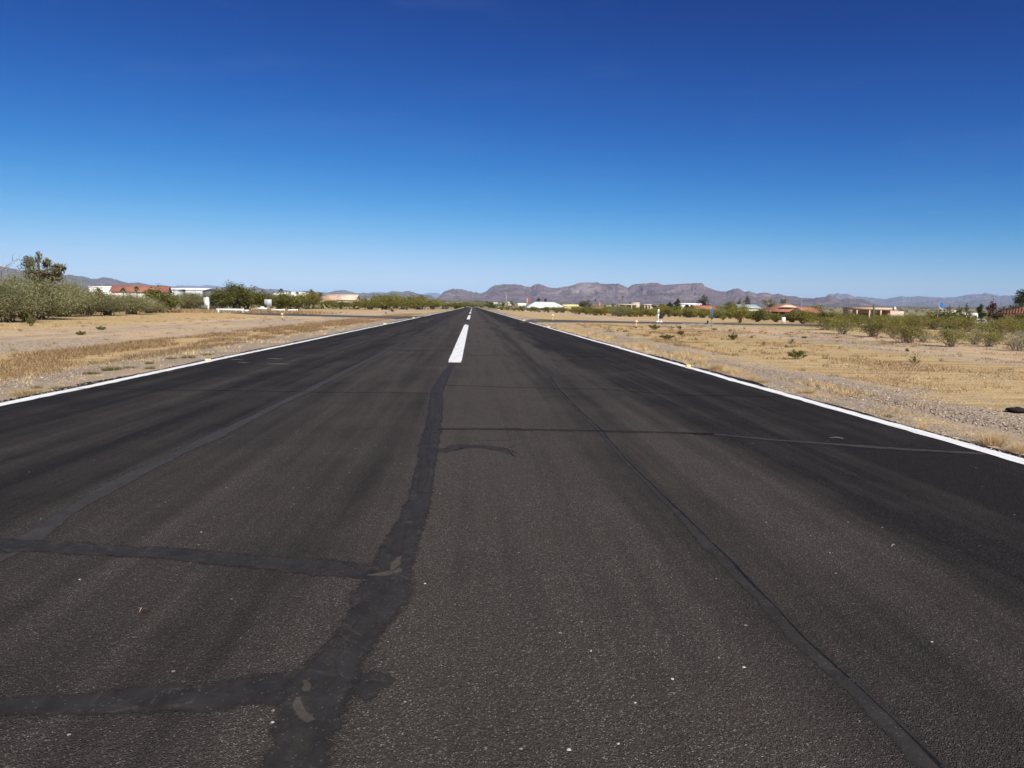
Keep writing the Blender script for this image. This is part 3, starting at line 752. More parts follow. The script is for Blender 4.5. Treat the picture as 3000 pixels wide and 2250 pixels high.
# --- grey-green thicket below the mistletoe tree
for a in [('palo', 18, 945, 175, 118, 'grey green thicket bush at the picture edge beneath the bare branch'),
          ('palo', 112, 938, 190, 112, 'broad grey green bush directly under the mistletoe tree'),
          ('palo', 186, 928, 150, 104, 'grey green bush with an open trunk and shade under it'),
          ('palo', 256, 925, 128, 74, 'grey green bush just past the open trunked one, under the white building'),
          ('palo', 318, 924, 128, 66, 'grey green bush in front of the long red tiled roof'),
          ('palo', 385, 921, 120, 60, 'low grey green bush beside the dark leafy one'),
          ('palo', 436, 918, 84, 42, 'lowest grey green bush ending the thicket by the brown grass'),
          ('dark', 72, 941, 56, 44, 'small dark olive bush growing against the grey green thicket'),
          ('dark', 468, 916, 100, 66, 'dark leafy green bush at the end of the grey green thicket'),
          ('weed', 91, 956, 22, 29, 'upright yellow green seedling bush before the thicket')]:
    shrub(*a[:5], a[5])
for px, Y, w, h in ((-60, 66, 200, 104), (38, 66, 120, 116), (96, 68, 120, 108), (210, 80, 90, 88), (150, 74, 150, 82), (230, 84, 130, 62), (300, 96, 110, 48), (350, 104, 110, 44), (-140, 60, 220, 110), (-260, 66, 240, 110)):
    shrub('palo', px, 0, w, h, 'grey green bush showing over the front row of the thicket', 'back row of the grey green thicket', Y=Y)
# --- bushes round the taxiway entrance
for px, Y, w, h in ((545, 150, 130, 46), (575, 170, 110, 44), (520, 190, 110, 44), (498, 140, 70, 36)):
    shrub('palo', px, 0, w, h, 'olive bush between the red roofed house and the tall white post', 'bushes before the white hangar', Y=Y)
for px, Y, w, h in ((648, 150, 80, 54), (685, 154, 90, 70), (725, 156, 90, 58), (770, 160, 80, 50), (815, 168, 84, 46), (848, 176, 80, 42), (625, 160, 60, 38), (700, 172, 90, 66)):
    shrub('dark', px, 0, w, h, 'tall dark green bush in the clump behind the white rails', 'dark green clump behind the white rails', Y=Y)
for px, Y, w, h in ((870, 190, 80, 46), (905, 200, 80, 50), (950, 215, 80, 27), (1000, 215, 90, 24), (1045, 220, 80, 23), (1085, 225, 90, 34), (1130, 235, 90, 38), (1180, 245, 90, 36), (1225, 260, 90, 34), (1265, 280, 80, 30), (1300, 320, 70, 24), (1335, 370, 60, 20), (915, 240, 60, 40), (1110, 300, 80, 40), (1160, 310, 80, 42), (1210, 330, 80, 40), (1020, 290, 70, 30)):
    shrub('creosote', px, 0, w, h, 'olive creosote bush in the hedge like line beyond the taxiway', 'creosote line beyond the taxiway', Y=Y)
# --- far end of the runway
for px, Y, w, h in ((1360, 640, 40, 16), (1385, 680, 40, 15), (1410, 640, 40, 16), (1450, 560, 40, 15), (1345, 520, 40, 16), (1375, 760, 36, 16), (1400, 800, 40, 18), (1435, 620, 40, 16)):
    shrub('palo', px, 0, w, h, 'grey green bush across the far end of the runway', 'bushes across the runway end', Y=Y)
# --- band beyond the taxiway on the houses' side
R2 = random.Random(21)
for i in range(46):
    px = 1475 + i * 15.2 + R2.uniform(-7, 7); Y = 300 - 168 * min(1, (px - 1470) / 300) ** .8 + R2.uniform(-6, 22)
    hh = R2.uniform(1.3, 1.9); ww = R2.uniform(2.2, 3.6)
    shrub_m('creosote', X_at(px, Y), Y, ww, hh, 'olive creosote bush in the band behind the mown strip', 'creosote band behind the mown strip')
for i in range(70):
    px = 1700 + R2.random() * 1500; Y = R2.uniform(120, 260)
    if 2815 < px < 2945 and Y < 140: continue
    shrub_m('creosote' if R2.random() < .6 else 'palo', X_at(px, Y), Y, R2.uniform(2.2, 4.0), R2.uniform(1.4, 2.4), 'olive bush scattered among the houses beyond the taxiway', 'bushes scattered among the houses')
for i in range(46):
    px = 2190 + R2.random() * 1000; Y = R2.uniform(84, 125)
    if 2815 < px < 2945: continue
    shrub_m('creosote' if R2.random() < .7 else 'dark', X_at(px, Y), Y, R2.uniform(2.2, 3.6), R2.uniform(1.0, 1.75), 'creosote bush in the thick scrub before the red tiled houses', 'thick scrub before the red tiled houses')
for a in [('creosote', 2168, 945, 62, 56, 'large rounded creosote bush standing alone beside the taxiway'),
          ('creosote', 2118, 938, 24, 14, 'small creosote bush between the blue sign and the large rounded bush'),
          ('creosote', 2352, 949, 66, 40, 'dark based creosote bush behind the pale pink sign board'),
          ('creosote_low', 2418, 968, 100, 42, 'wide low creosote at the taxiway edge with grey stems below'),
          ('creosote_low', 2470, 979, 96, 46, 'creosote with a black shaded trunk and long thin shadow'),
          ('creosote_low', 2553, 986, 96, 50, 'creosote with silvery bare stems under the flat pink house'),
          ('creosote_low', 2616, 990, 54, 38, 'half bare greyish creosote between two greener ones'),
          ('creosote_low', 2655, 1004, 104, 56, 'bright green creosote with dark trunks at the mown edge'),
          ('twiggy', 2706, 1000, 70, 34, 'grey leafless brush beside the bright green creosote'),
          ('creosote_low', 2786, 1016, 104, 58, 'spreading creosote on a short trunk, in line under the blue flag'),
          ('twiggy', 2860, 1008, 84, 48, 'dry grey brush between two spreading creosotes'),
          ('creosote_low', 2900, 1014, 104, 54, 'creosote with bare branches reaching up before the silver car'),
          ('twiggy', 2990, 1028, 110, 64, 'bare silver grey bush at the picture edge with curved twigs'),
          ('creosote_low', 3040, 1012, 120, 62, 'green creosote cut by the picture edge')]:
    shrub(*a[:5], a[5])
for px, Y, w, h, k in ((2630, 62, 90, 40, 'creosote_low'), (2690, 58, 100, 42, 'creosote_low'), (2740, 66, 90, 36, 'creosote_low'), (2840, 56, 100, 44, 'creosote_low'), (2940, 48, 120, 56, 'creosote_low'), (2990, 52, 120, 56, 'creosote_low'), (2580, 66, 80, 36, 'creosote_low'), (2500, 72, 80, 34, 'creosote_low'), (2800, 74, 90, 40, 'creosote_low'), (2900, 70, 100, 30, 'creosote_low'),
                       (3100, 46, 130, 60, 'creosote_low'), (3160, 58, 120, 50, 'creosote_low')):
    shrub(k, px, 0, w, h, 'green creosote filling in behind the front row by the blue flag', 'second row of creosote by the flag', Y=Y)
for px, Y, w, h, l in ((2782, 92, 110, 54, 'big dark green bush against the foot of the blue flag pole'), (2818, 96, 50, 40, 'dark green bush between the flag pole bush and the silver car')):
    shrub('dark', px, 0, w, h, l, Y=Y)

# --- weeds on the mown strips
WEEDS = [(1917, 965, 31, 14, 'weed', 'round green weed on the gravel by the white mailbox post'), (1964, 966, 18, 12, 'sparse', 'thin pale weed between the two round weeds near the mailbox post'), (1991, 964, 14, 10, 'weed', 'small weed close to the taxiway edge beside the thin pale one'),
         (1997, 981.6, 26, 14, 'weed', 'spiky green weed with a thin shadow, nearer than the mailbox weeds'), (1953, 993, 42, 14, 'weed', 'wide flat weed clump on the pink gravel, lowest of the mailbox weeds'), (2094, 967, 14, 6, 'weed', 'flat weed just before the blue sign'),
         (2049, 974, 9, 5, 'weed', 'tiny dark weed in the streaky mown grass before the blue sign'), (2138, 970, 9, 6, 'weed', 'tiny weed before the large rounded creosote'), (2147, 996, 24, 20, 'weed', 'upright round weed on the streaky grass'), (2181, 964, 6, 5, 'weed', 'dark speck of a weed by the taxiway line'),
         (1811, 970.7, 14, 6, 'sparse', 'low brownish weed near the yellow capped lamp'), (1831, 971.6, 16, 7, 'sparse', 'low brownish weed beside the one near the yellow capped lamp'), (2237, 1010, 14, 13, 'sparse', 'narrow v shaped weed on the pale gravel'), (2202, 990.5, 8, 8, 'weed', 'tiny upright weed on the green swale'),
         (2317, 1008, 26, 17, 'sparse', 'open branched weed below the pink sign board'), (2357, 991.5, 17, 7, 'weed', 'flat weed on the green swale below the pink sign board'), (2335, 1050, 48, 25, 'weed', 'largest weed on the gravel, yellow green with a black shaded base'), (2461, 1023, 15, 11, 'sparse', 'small forked weed on the tan gravel beneath the black trunked creosote'),
         (2659, 1030, 12, 11, 'weed', 'small dark weed under the bright green creosote'), (2678, 1067, 42, 26, 'sparse', 'thin dry looking weed with splayed branches on the tan stubble'),
         (59, 971, 14, 9, 'sparse', 'small sprawled weed on the stubble before the thicket'), (236, 983.6, 24, 15, 'weed', 'bristly weed on the pink gravel below the open trunked bush'), (297, 969, 24, 15, 'weed', 'bristly weed on the gravel under the red tiled roof'),
         (1147, 912, 9, 8, 'weed', 'dark weed just short of the second yellow capped lamp'), (1149, 914, 11, 8, 'weed', 'dark round weed on the strip beyond the taxiway'), (1131, 919, 7, 4, 'weed', 'dark speck of weed by the dark taxiway mouth'), (1192, 909, 6, 4, 'weed', 'small dark weed near the runway line far off'), (1070, 907, 6, 4, 'weed', 'small dark weed on the tan strip below the cream roofed house'),
         (998, 917, 6, 3, 'weed', 'tiny dark weed above the taxiway bend'), (1226, 906, 7, 4, 'weed', 'dark weed at the foot of the far creosote line'), (1580, 915, 7, 4, 'weed', 'dark weed before the long white building'), (1530, 911, 8, 4, 'weed', 'dark weed before the dark roofed shed')]
for px, py, w, h, k, l in WEEDS: shrub(k, px, py, w, h, l, None, None, 'weed', 'weed')

# --- grass
def tuft_mesh(seed, n_, h, r, mat, wid=.006):
    rng = np.random.default_rng(seed); a = rng.uniform(0, 2 * math.pi, n_); d = rng.random(n_) ** .7 * r
    b = np.stack([np.cos(a) * d, np.sin(a) * d, np.full(n_, -.01)], 1); lean = rng.normal(0, .45, (n_, 2)) + np.stack([np.cos(a), np.sin(a)], 1) * (d / r * .5)[:, None]
    hh = h * rng.uniform(.35, 1.1, n_); tip = b + np.column_stack([lean * hh[:, None], hh]); w = rng.normal(0, 1, (n_, 2)); w /= np.linalg.norm(w, axis=1)[:, None]; w = np.column_stack([w * wid, np.zeros(n_)])
    mb = MB(); mb.tris(np.stack([b - w, b + w, tip], 1)); return mb.mesh('grass_tuft', M[mat])
TUFT = {}
def tuft(px, py, wpx, hpx, kind, label, group=None):
    x, y = G(px, py); sc = depth(x, y) / FPX
    if kind not in TUFT: TUFT[kind] = [tuft_mesh(31 + i, 900, .34, .3, {'straw': 'straw', 'green': 'green_grass', 'brown': 'brown_grass'}[kind]) for i in range(3)]
    o = link('grass_tuft', TUFT[kind][_sh.randrange(3)]); o.location = (x, y, float(zg(x, y)) - .045); o.rotation_euler = (0, 0, _sh.uniform(0, 6))
    o.scale = (wpx * sc / .66, wpx * sc / .66, hpx * sc / .28)
    return tag(o, label, 'grass tuft', group)
for px, py, w, h, k, l in [(87, 1155, 84, 26, 'straw', 'pale straw tuft spilling to the white edge line'), (170, 1138, 40, 14, 'green', 'green tuft just beyond the pale straw tuft at the line'), (107, 1134, 26, 12, 'green', 'small green tuft behind the pale straw tuft'),
                           (266, 1092, 44, 10, 'green', 'wide flat green tuft on the grey gravel'), (328, 1081, 50, 14, 'green', 'paired olive tuft on the gravel past the wide flat one'), (380, 1075, 28, 8, 'green', 'small olive tuft on the gravel, third along from the straw tuft'), (437, 1063, 22, 9, 'green', 'olive tuft closest to the dry grass bank'),
                           (440, 1079, 28, 12, 'green', 'olive tuft halfway between bank and white line'), (500, 1049, 30, 8, 'green', 'flat olive tuft near the pale reflector block'), (552, 1046, 34, 10, 'green', 'dark olive tuft nearest the pale reflector block'), (610, 1038, 30, 8, 'green', 'olive tuft past the pale reflector block'),
                           (2050, 1066, 30, 22, 'straw', 'tall straw tuft just past the yellow reflector block'), (2100, 1085, 34, 26, 'straw', 'tallest straw tuft beside the yellow reflector block'), (2140, 1092, 34, 20, 'straw', 'straw tuft next to the tallest one'), (2200, 1113, 36, 20, 'straw', 'straw tuft midway along the straw row'), (2232, 1120, 30, 16, 'straw', 'short straw tuft ending the straw row'),
                           (2303, 1134, 16, 8, 'green', 'small dark green tuft on the gravel after the straw row'), (2370, 1150, 34, 18, 'straw', 'lone straw tuft on the gravel verge'), (2603, 1219, 24, 14, 'green', 'bright green tuft by the white line'), (2701, 1255, 30, 22, 'straw', 'yellow tuft standing in brown stubble near the line'),
                           (2717, 1231, 24, 8, 'green', 'flat dark tuft on the gravel above the yellow tuft'), (2784, 1197, 12, 6, 'brown', 'small brown tuft on the tan stubble'), (2908, 1300, 66, 40, 'straw', 'large golden tuft standing on the gravel verge'), (2985, 1322, 48, 36, 'straw', 'golden tuft cut near the picture edge')]:
    tuft(px, py, w, h, k, l)
def blades(name, mat, label, spots, h, wid):
    c = np.array(spots); n_ = len(c); rng = np.random.default_rng(n_)
    w = rng.normal(0, 1, (n_, 2)); w /= np.linalg.norm(w, axis=1)[:, None]
    sc = np.clip(c[:, 1] / 14.0, .8, 3.0)[:, None]
    z = zg(c[:, 0], c[:, 1]) - .03; b = np.column_stack([c, z]); hh = h * rng.uniform(.3, 1.15, n_) * np.minimum(sc[:, 0], 1.6)
    tip = b + np.column_stack([rng.normal(0, .6, (n_, 2)) * hh[:, None], hh]); w = np.column_stack([w * wid * sc, np.zeros(n_)])
    mb = MB(); mb.tris(np.stack([b - w, b + w, tip], 1)); o = mb.build(name, M[mat]); tag(o, label, kind='stuff')
def clumpy(x0, x1, y0, y1, n_, seed, thr=.5, sc=1.1):
    f = vnoise(seed, 3); r = np.random.default_rng(seed); out = np.zeros((0, 2))
    while len(out) < n_:
        x = r.uniform(x0, x1, n_ * 2); y = y0 * (y1 / y0) ** r.random(n_ * 2); k = f((x + 90) * sc, (y + 3) * sc * .45) > thr + .08 * r.random(n_ * 2); out = np.concatenate([out, np.stack([x, y], 1)[k]])
    return out[:n_]
blades('dry_grass', 'brown_grass', 'brown dry grass growing on the bank beyond the gravel shoulder', clumpy(-12.6, -8.7, 11, 130, 42000, 3, .40), .085, .006)
blades('dry_grass', 'straw', 'straw coloured grass along the runway shoulder near the yellow reflector', clumpy(6.05, 7.5, 10, 130, 14000, 4, .54), .10, .005)
blades('dry_grass', 'brown_grass', 'short brown stubble on the mown strip before the creosote', clumpy(8.6, 22, 13, 90, 34000, 5, .52, .5), .05, .006)
blades('dry_grass', 'straw', 'pale stubble on the mown strip before the thicket', clumpy(-40, -20, 28, 75, 16000, 6, .45, .4), .05, .008)
blades('dry_grass', 'brown_grass', 'reddish brown grass beside the white post and rails', np.concatenate([np.stack([X_at(p, 108) + RNG.normal(0, 2.0, 700), 108 + RNG.normal(0, 4, 700)], 1) for p in (520, 545, 590, 620, 735, 760, 870, 890)]), .35, .02)
def clump_spots(x0, x1, y0, y1, nc, per, seed, rad=.12):
    r = np.random.default_rng(seed); x = r.uniform(x0, x1, nc); y = y0 * (y1 / y0) ** r.random(nc); sz = rad * r.uniform(.4, 1.8, nc)
    return np.stack([(x[:, None] + r.normal(0, 1, (nc, per)) * sz[:, None]).ravel(), (y[:, None] + r.normal(0, 1, (nc, per)) * sz[:, None]).ravel()], 1)
blades('dry_grass', 'brown_grass', 'small brown tufts dotted over the mown strip by the weeds', clump_spots(8.5, 34, 13, 70, 420, 26, 51), .09, .006)
blades('dry_grass', 'green_grass', 'small olive tufts dotted over the mown strip by the weeds', clump_spots(8.5, 36, 16, 75, 170, 26, 52), .08, .006)
blades('dry_grass', 'brown_grass', 'small brown tufts dotted over the strip before the thicket', clump_spots(-44, -12.5, 15, 80, 420, 26, 53), .09, .006)
blades('dry_grass', 'straw', 'straw wisps on the gravel shoulder beside the pale reflector', clump_spots(-9.0, -7.0, 8, 60, 90, 30, 54), .08, .005)
blades('dry_grass', 'straw', 'straw wisps at the very edge of the asphalt', clump_spots(5.8, 6.3, 6.5, 60, 90, 30, 55, .07), .08, .005)
def stones(name, label, spots, s0, s1):
    c = np.array(spots); n_ = len(c); rng = np.random.default_rng(n_ + 1); mb = MB(); V = []
    O = np.array([(1, 0, 0), (0, 1, 0), (-1, 0, 0), (0, -1, 0), (0, 0, 1), (0, 0, -1)], float); T = [(0, 1, 4), (1, 2, 4), (2, 3, 4), (3, 0, 4), (1, 0, 5), (2, 1, 5), (3, 2, 5), (0, 3, 5)]
    F = []; a = rng.uniform(0, 6.28, n_)
    for i in range(n_):
        s = s0 + (s1 - s0) * rng.random() ** 2.5; p = O * (s * rng.uniform(.7, 1.3), s * rng.uniform(.6, 1.1), s * .55) + rng.normal(0, .12 * s, (6, 3)); ca, sa = math.cos(a[i]), math.sin(a[i])
        q = p.copy(); q[:, 0] = p[:, 0] * ca - p[:, 1] * sa; q[:, 1] = p[:, 0] * sa + p[:, 1] * ca
        V.append(q + (c[i, 0], c[i, 1], (ROAD_Z - .002 if -6.86 < c[i, 0] < 5.74 else float(zg(c[i, 0], c[i, 1])) - .03))); F += [tuple(k + 6 * i for k in t) for t in T]
    mb.add(np.concatenate(V), F); o = mb.build(name, M['stones']); tag(o, label, kind='stuff')
stones('gravel', 'grey gravel on the shoulder below the dry grass bank', clumpy(-9.2, -6.68, 8.0, 60, 11000, 8, .3), .010, .032)
stones('gravel', 'pinkish gravel between the bank and the thicket', clumpy(-24, -12.5, 15, 60, 9000, 9, .3), .012, .040)
stones('gravel', 'loose gravel along the shoulder with the straw tufts', clumpy(5.61, 8.5, 6.0, 60, 10000, 10, .33), .010, .032)
stones('gravel', 'pale gravel on the wide strip by the weeds', clumpy(9, 30, 15, 62, 9000, 11, .40, .4), .012, .040)

# --- trees
def tree(name, label, px, Y, blobs, mat, n_, leaf, trunk_h, trunk_r, cat='tree', group=None, extra=None, tmat='bark', z0=None):
    x = X_at(px, Y); z = float(zg(x, Y)); o = empty(name, (x, Y, z)); rng = np.random.default_rng(int(px * 7 + Y))
    tb = MB(); top = max(b[2] + b[5] for b in blobs)
    tb.tube([(0, 0, -.1), (rng.normal(0, .05), 0, trunk_h * .5), (rng.normal(0, .1), rng.normal(0, .1), trunk_h)], [trunk_r * 1.25, trunk_r, trunk_r * .8], 8, False)
    for b in blobs:
        c = np.array(b[:3]); s = np.array((0, 0, trunk_h * rng.uniform(.7, 1.0))); md = (s + c) / 2 + rng.normal(0, .12 * b[3], 3)
        tb.tube([s, md, c, c + np.array((rng.normal(0, .3), rng.normal(0, .3), .7)) * b[5]], [trunk_r * .55, trunk_r * .4, trunk_r * .25, trunk_r * .06], 5, False)
        for q in range(6):
            d = rng.normal(0, 1, 3); d /= np.linalg.norm(d); e = c + d * np.array(b[3:]) * .9
            tb.tube([c, (c + e) / 2 + rng.normal(0, .06 * b[3], 3), e], [trunk_r * .22, trunk_r * .14, trunk_r * .04], 3, False)
    tb.build('trunk', M[tmat], o)
    lv = MB(); lv.quads(leaf_quads(crown_points(blobs, n_, rng), leaf, rng)); lv.build('crown', M[mat], o)
    if extra:
        for eb, em, en, el in extra:
            m_ = MB(); m_.quads(leaf_quads(crown_points(eb, en, rng, .3), el, rng)); m_.build('mistletoe_clump', M[em], o)
    return tag(o, label, cat, group)
Yt = 56.0; s_ = Yt / FPX * 1.12
def tb_(px, py, rx, rz, ry=None):   # blob from a picture place on the tall tree
    x, z = P(px, py, Yt); return (x - X_at(122, Yt), 0, z, rx * s_, (ry or rx) * s_, rz * s_)
tree('mistletoe_tree', 'tall desert tree with dark brown mistletoe clumps rising from the thicket', 122, Yt,
     [tb_(84, 775, 17, 18), tb_(108, 762, 11, 18), tb_(92, 800, 20, 22), tb_(142, 770, 11, 14), tb_(158, 792, 20, 12), tb_(175, 782, 16, 10), tb_(120, 815, 26, 18), tb_(160, 808, 18, 14), tb_(78, 765, 9, 16), tb_(112, 748, 6, 12)],
     'mesquite', 5200, .055, 2.2, .16, extra=[([tb_(118, 803, 15, 9), tb_(136, 806, 14, 11)], 'mistletoe', 900, .06), ([tb_(133, 776, 7, 8), tb_(142, 768, 5, 8)], 'mistletoe', 420, .055), ([tb_(164, 782, 9, 5), tb_(180, 786, 9, 4)], 'mistletoe', 420, .055), ([tb_(160, 812, 17, 10), tb_(172, 800, 10, 8)], 'mistletoe', 900, .06)])
def bare_tree(label, px, Y, h, lean, n_=18, seed=1):
    x = X_at(px, Y); o = MB(); rng = np.random.default_rng(seed); p = [np.array((0, 0, -.1))]
    for q in (.3, .6, .85, 1): p.append(np.array((lean * q, 0, h * q)) + rng.normal(0, .03 * h, 3))
    o.tube(p, [.09, .07, .05, .03, .012], 5, False)
    for i in range(n_):
        j = rng.integers(1, 5); a = p[j]; d = np.array((rng.normal(0, .7), rng.normal(0, .7), rng.uniform(.2, 1))); e = a + d * h * rng.uniform(.1, .25)
        o.tube([a, (a + e) / 2 + rng.normal(0, .02 * h, 3), e], [.025, .018, .006], 3, False)
    ob = o.build('bare_tree', M['twig']); ob.location = (x, Y, float(zg(x, Y))); return tag(ob, label, 'tree')
bare_tree('pale leafless tree above the thicket at the picture edge', -6, 62, 4.7, .9, 26, 3)
bare_tree('thin leafless tree beside the plum coloured tree', 2902, 105, 4.6, .1, 22, 4)
def std_tree(label, px, Y, top_py, wpx, mat, n_=1500, name='tree', base_frac=.35, leaf=None, seed=0, tmat='bark', group=None, zadd=0):
    z_top = P(px, top_py, Y)[1] - float(zg(X_at(px, Y), Y)); w = wpx * Y / FPX; r = random.Random(int(px) + seed); bl = []
    zb = z_top * base_frac
    for i in range(6):
        f = (i + .5) / 6; zc = zb + (z_top - zb) * (f * .82 + .08); rr = w / 2 * (.62 if f < .8 else .4) * r.uniform(.8, 1.15)
        bl.append((r.uniform(-.42, .42) * w * (1 - .5 * f), r.uniform(-.4, .4) * w * (1 - .5 * f), zc, rr, rr, (z_top - zb) * .2))
    return tree(name, label, px, Y, bl, mat, n_, leaf or max(.09, Y / FPX * 1.15), zb + .3, max(.08, z_top * .03), group=group, tmat=tmat)
for a in [('tall grey leaved tree standing over the small red tile roof', 2063, 190, 864, 40, 'euca', 2600), ('round bright green tree beside the white flat roofed building', 1982, 200, 874, 24, 'tree_green', 1900), ('dark green tree joined to the round bright green one', 1962, 198, 884, 26, 'tree_green', 1700),
          ('broad olive tree with a black shaded side by the blue sign', 2138, 170, 882, 60, 'dark_green', 2600), ('slim tree behind the bluish metal roof', 2192, 240, 866, 26, 'euca', 1200), ('thin sparse tree before the slim tree by the bluish roof', 2166, 235, 873, 18, 'euca', 700),
          ('olive tree over the ridge of the red tiled house', 2258, 235, 873, 42, 'creosote', 1700), ('dark sparse tree behind the red tiled house near its aerial', 2298, 240, 871, 26, 'euca', 900),
          ('leafy olive tree past the gable of the red tiled house', 2400, 215, 893, 60, 'creosote', 2000), ('conical dark green tree over the long white sheds', 2878, 125, 889, 26, 'tree_green', 1700), ('large deep green tree over the red roof at the picture edge', 2985, 100, 850, 96, 'tree_green', 5200),
          ('plum coloured tree between the silver car and the edge house', 2910, 98, 880, 34, 'plum', 800), ('grey dry tree in front of the plum coloured tree', 2925, 92, 905, 42, 'twig_leaf', 1200), ('thin dark tree left standing over the white sheds', 2836, 130, 886, 18, 'euca', 420), ('small thin tree beyond the flag, next to the white sheds', 2814, 135, 895, 14, 'euca', 300), ('thin twiggy tree close behind the blue flag', 2782, 138, 893, 14, 'euca', 280),
          ('wide grey cottonwood beside the straw coloured barn', 1718, 330, 879, 42, 'euca', 2600), ('round dark tree over the long white building', 1577, 420, 871, 14, 'tree_green', 700), ('second round dark tree over the long white building', 1597, 425, 873, 10, 'tree_green', 600),
          ('dark round tree near the far runway end', 1432, 470, 884, 26, 'dark_green', 1700), ('pale green tree above the far creosote line', 1233, 560, 865, 20, 'euca', 1000), ('leafy tree at the end of the creosote line by the low hills', 1118, 400, 866, 30, 'mesquite', 1200),
          ('tall grey green tree beside the cream roofed house', 916, 270, 847, 24, 'mesquite', 1400), ('brownish thin tree against the cream roofed house', 936, 268, 856, 18, 'mistletoe', 600), ('green tree at the end of the beige flat roofed house', 1912, 230, 893, 20, 'tree_green', 800), ('grey tree before the beige flat roofed house', 1880, 225, 890, 12, 'euca', 500),
          ('olive tree between the beige house and the dark green tree', 1938, 190, 890, 40, 'creosote', 1500), ('olive tree low before the white flat roofed building', 1985, 175, 897, 46, 'creosote', 1500), ('tree over the dark roofed shed', 1500, 480, 880, 14, 'mesquite', 600), ('dark tree beside the tall radio mast', 1474, 520, 884, 10, 'dark_green', 500)]:
    if a[5] == 'twig_leaf':
        M['twig_leaf'] = M.get('twig_leaf') or foliage('grey_twig_leaf', (.09, .08, .07), (.16, .14, .125), (.22, .2, .18))
    std_tree(*a)
def palm(label, px, Y, top_py, spread_px, trunk=True, group=None, n_fr=34):
    x = X_at(px, Y); z = float(zg(x, Y)); H = P(px, top_py, Y)[1] - z; R = spread_px / 2 * Y / FPX; o = empty('palm_tree', (x, Y, z)); rng = np.random.default_rng(int(px))
    hub = max(.3, H - R * .55); t = MB(); t.tube([(0, 0, -.1), (.05, 0, hub * .5), (0, 0, hub)], [R * .16, R * .11, R * .12], 8, False); t.build('trunk', M['palm_bark'], o)
    c = MB()
    for i in range(n_fr):
        a = rng.uniform(0, 6.28); e = rng.uniform(-.7, 1.25); L = R * rng.uniform(.8, 1.1); d = np.array((math.cos(a) * math.cos(e), math.sin(a) * math.cos(e), math.sin(e))); sd = np.array((-math.sin(a), math.cos(a), 0))
        pts = [np.array((0, 0, hub)) + d * L * q - np.array((0, 0, L * .45 * q * q)) for q in np.linspace(0, 1, 6)]; w = [L * k for k in (.03, .15, .25, .25, .17, .03)]
        for j in range(5):
            c.quads([[pts[j] - sd * w[j], pts[j] + (0, 0, L * .04), pts[j + 1] + (0, 0, L * .04), pts[j + 1] - sd * w[j + 1]], [pts[j] + sd * w[j], pts[j] + (0, 0, L * .04), pts[j + 1] + (0, 0, L * .04), pts[j + 1] + sd * w[j + 1]]])
    c.build('crown', M['palm_leaf'], o); return tag(o, label, 'palm', group)
for a in [('tallest palm, standing before the white walled compound', 824, 300, 845, 18), ('middle palm of three before the white walled compound', 850, 320, 853, 11), ('palm at the end of the three before the white walled compound', 871, 320, 853, 12), ('fan palm against the white building', 291, 150, 842, 30), ('fan palm half hidden by bushes under the red tiled roof', 362, 150, 842, 20), ('fan palm rising past the eave of the red tiled roof', 402, 152, 838, 20),
          ('tall slim palm over the beige flat roofed house', 1824, 330, 866, 9), ('palm beside the grey cottonwood', 1744, 380, 876, 8), ('low yellowish palm before the white flat roofed building', 2013, 170, 892, 30), ('small palm next to the low yellowish one', 2027, 172, 892, 14)]:
    palm(*a)
def saguaro(label, px, Y, top_py):
    x = X_at(px, Y); z = float(zg(x, Y)); H = P(px, top_py, Y)[1] - z; m_ = MB(); r = .2
    m_.tube([(0, 0, -.1), (0, 0, H * .5), (0, 0, H - .15), (0, 0, H)], [r, r * 1.05, r * .85, r * .3], 12)
    m_.tube([(0, 0, H * .42), (.42, 0, H * .45), (.52, 0, H * .55), (.52, 0, H * .72)], [r * .6, r * .6, r * .6, r * .3], 8); m_.tube([(0, 0, H * .38), (-.34, 0, H * .41), (-.42, 0, H * .47), (-.42, 0, H * .6)], [r * .5, r * .5, r * .5, r * .25], 8)
    o = m_.build('saguaro_cactus', M['cactus'], None, True); o.location = (x, Y, z); tag(o, label, 'cactus')
saguaro('tall saguaro cactus before the flat pink house', 2561, 150, 892)
def cholla(label, px, Y, w, h, group=None):
    x = X_at(px, Y); k = Y / FPX; o = empty('cholla_cactus', (x, Y, float(zg(x, Y)))); rng = np.random.default_rng(int(px)); st = MB(); cr = MB(); W, H = w * k, h * k
    st.tube([(0, 0, -.05), (0, 0, H * .5)], [.06, .05], 6, False)
    for i in range(16):
        a = rng.uniform(0, 6.28); e = np.array((math.cos(a) * W / 2 * rng.uniform(.2, 1), math.sin(a) * W / 2 * rng.uniform(.2, 1), H * rng.uniform(.45, 1))); s = np.array((0, 0, H * rng.uniform(.2, .5))); cr.tube([s, (s + e) / 2 + (0, 0, .04), e], [.05, .065, .03], 6)
    st.build('trunk', M['stem'], o); cr.build('arm', M['cholla'], o); return tag(o, label, 'cactus', group)
cholla('pale spiny cholla at the end of the bushes by the cream roofed house', 931, 190, 18, 15); cholla('pale cholla in the creosote line, nearer to the runway', 1147, 230, 11, 10); cholla('pale cholla beside the one nearer to the runway', 1170, 232, 10, 9); cholla('small cholla before the wall of the cream roofed house', 1044, 205, 8, 10)

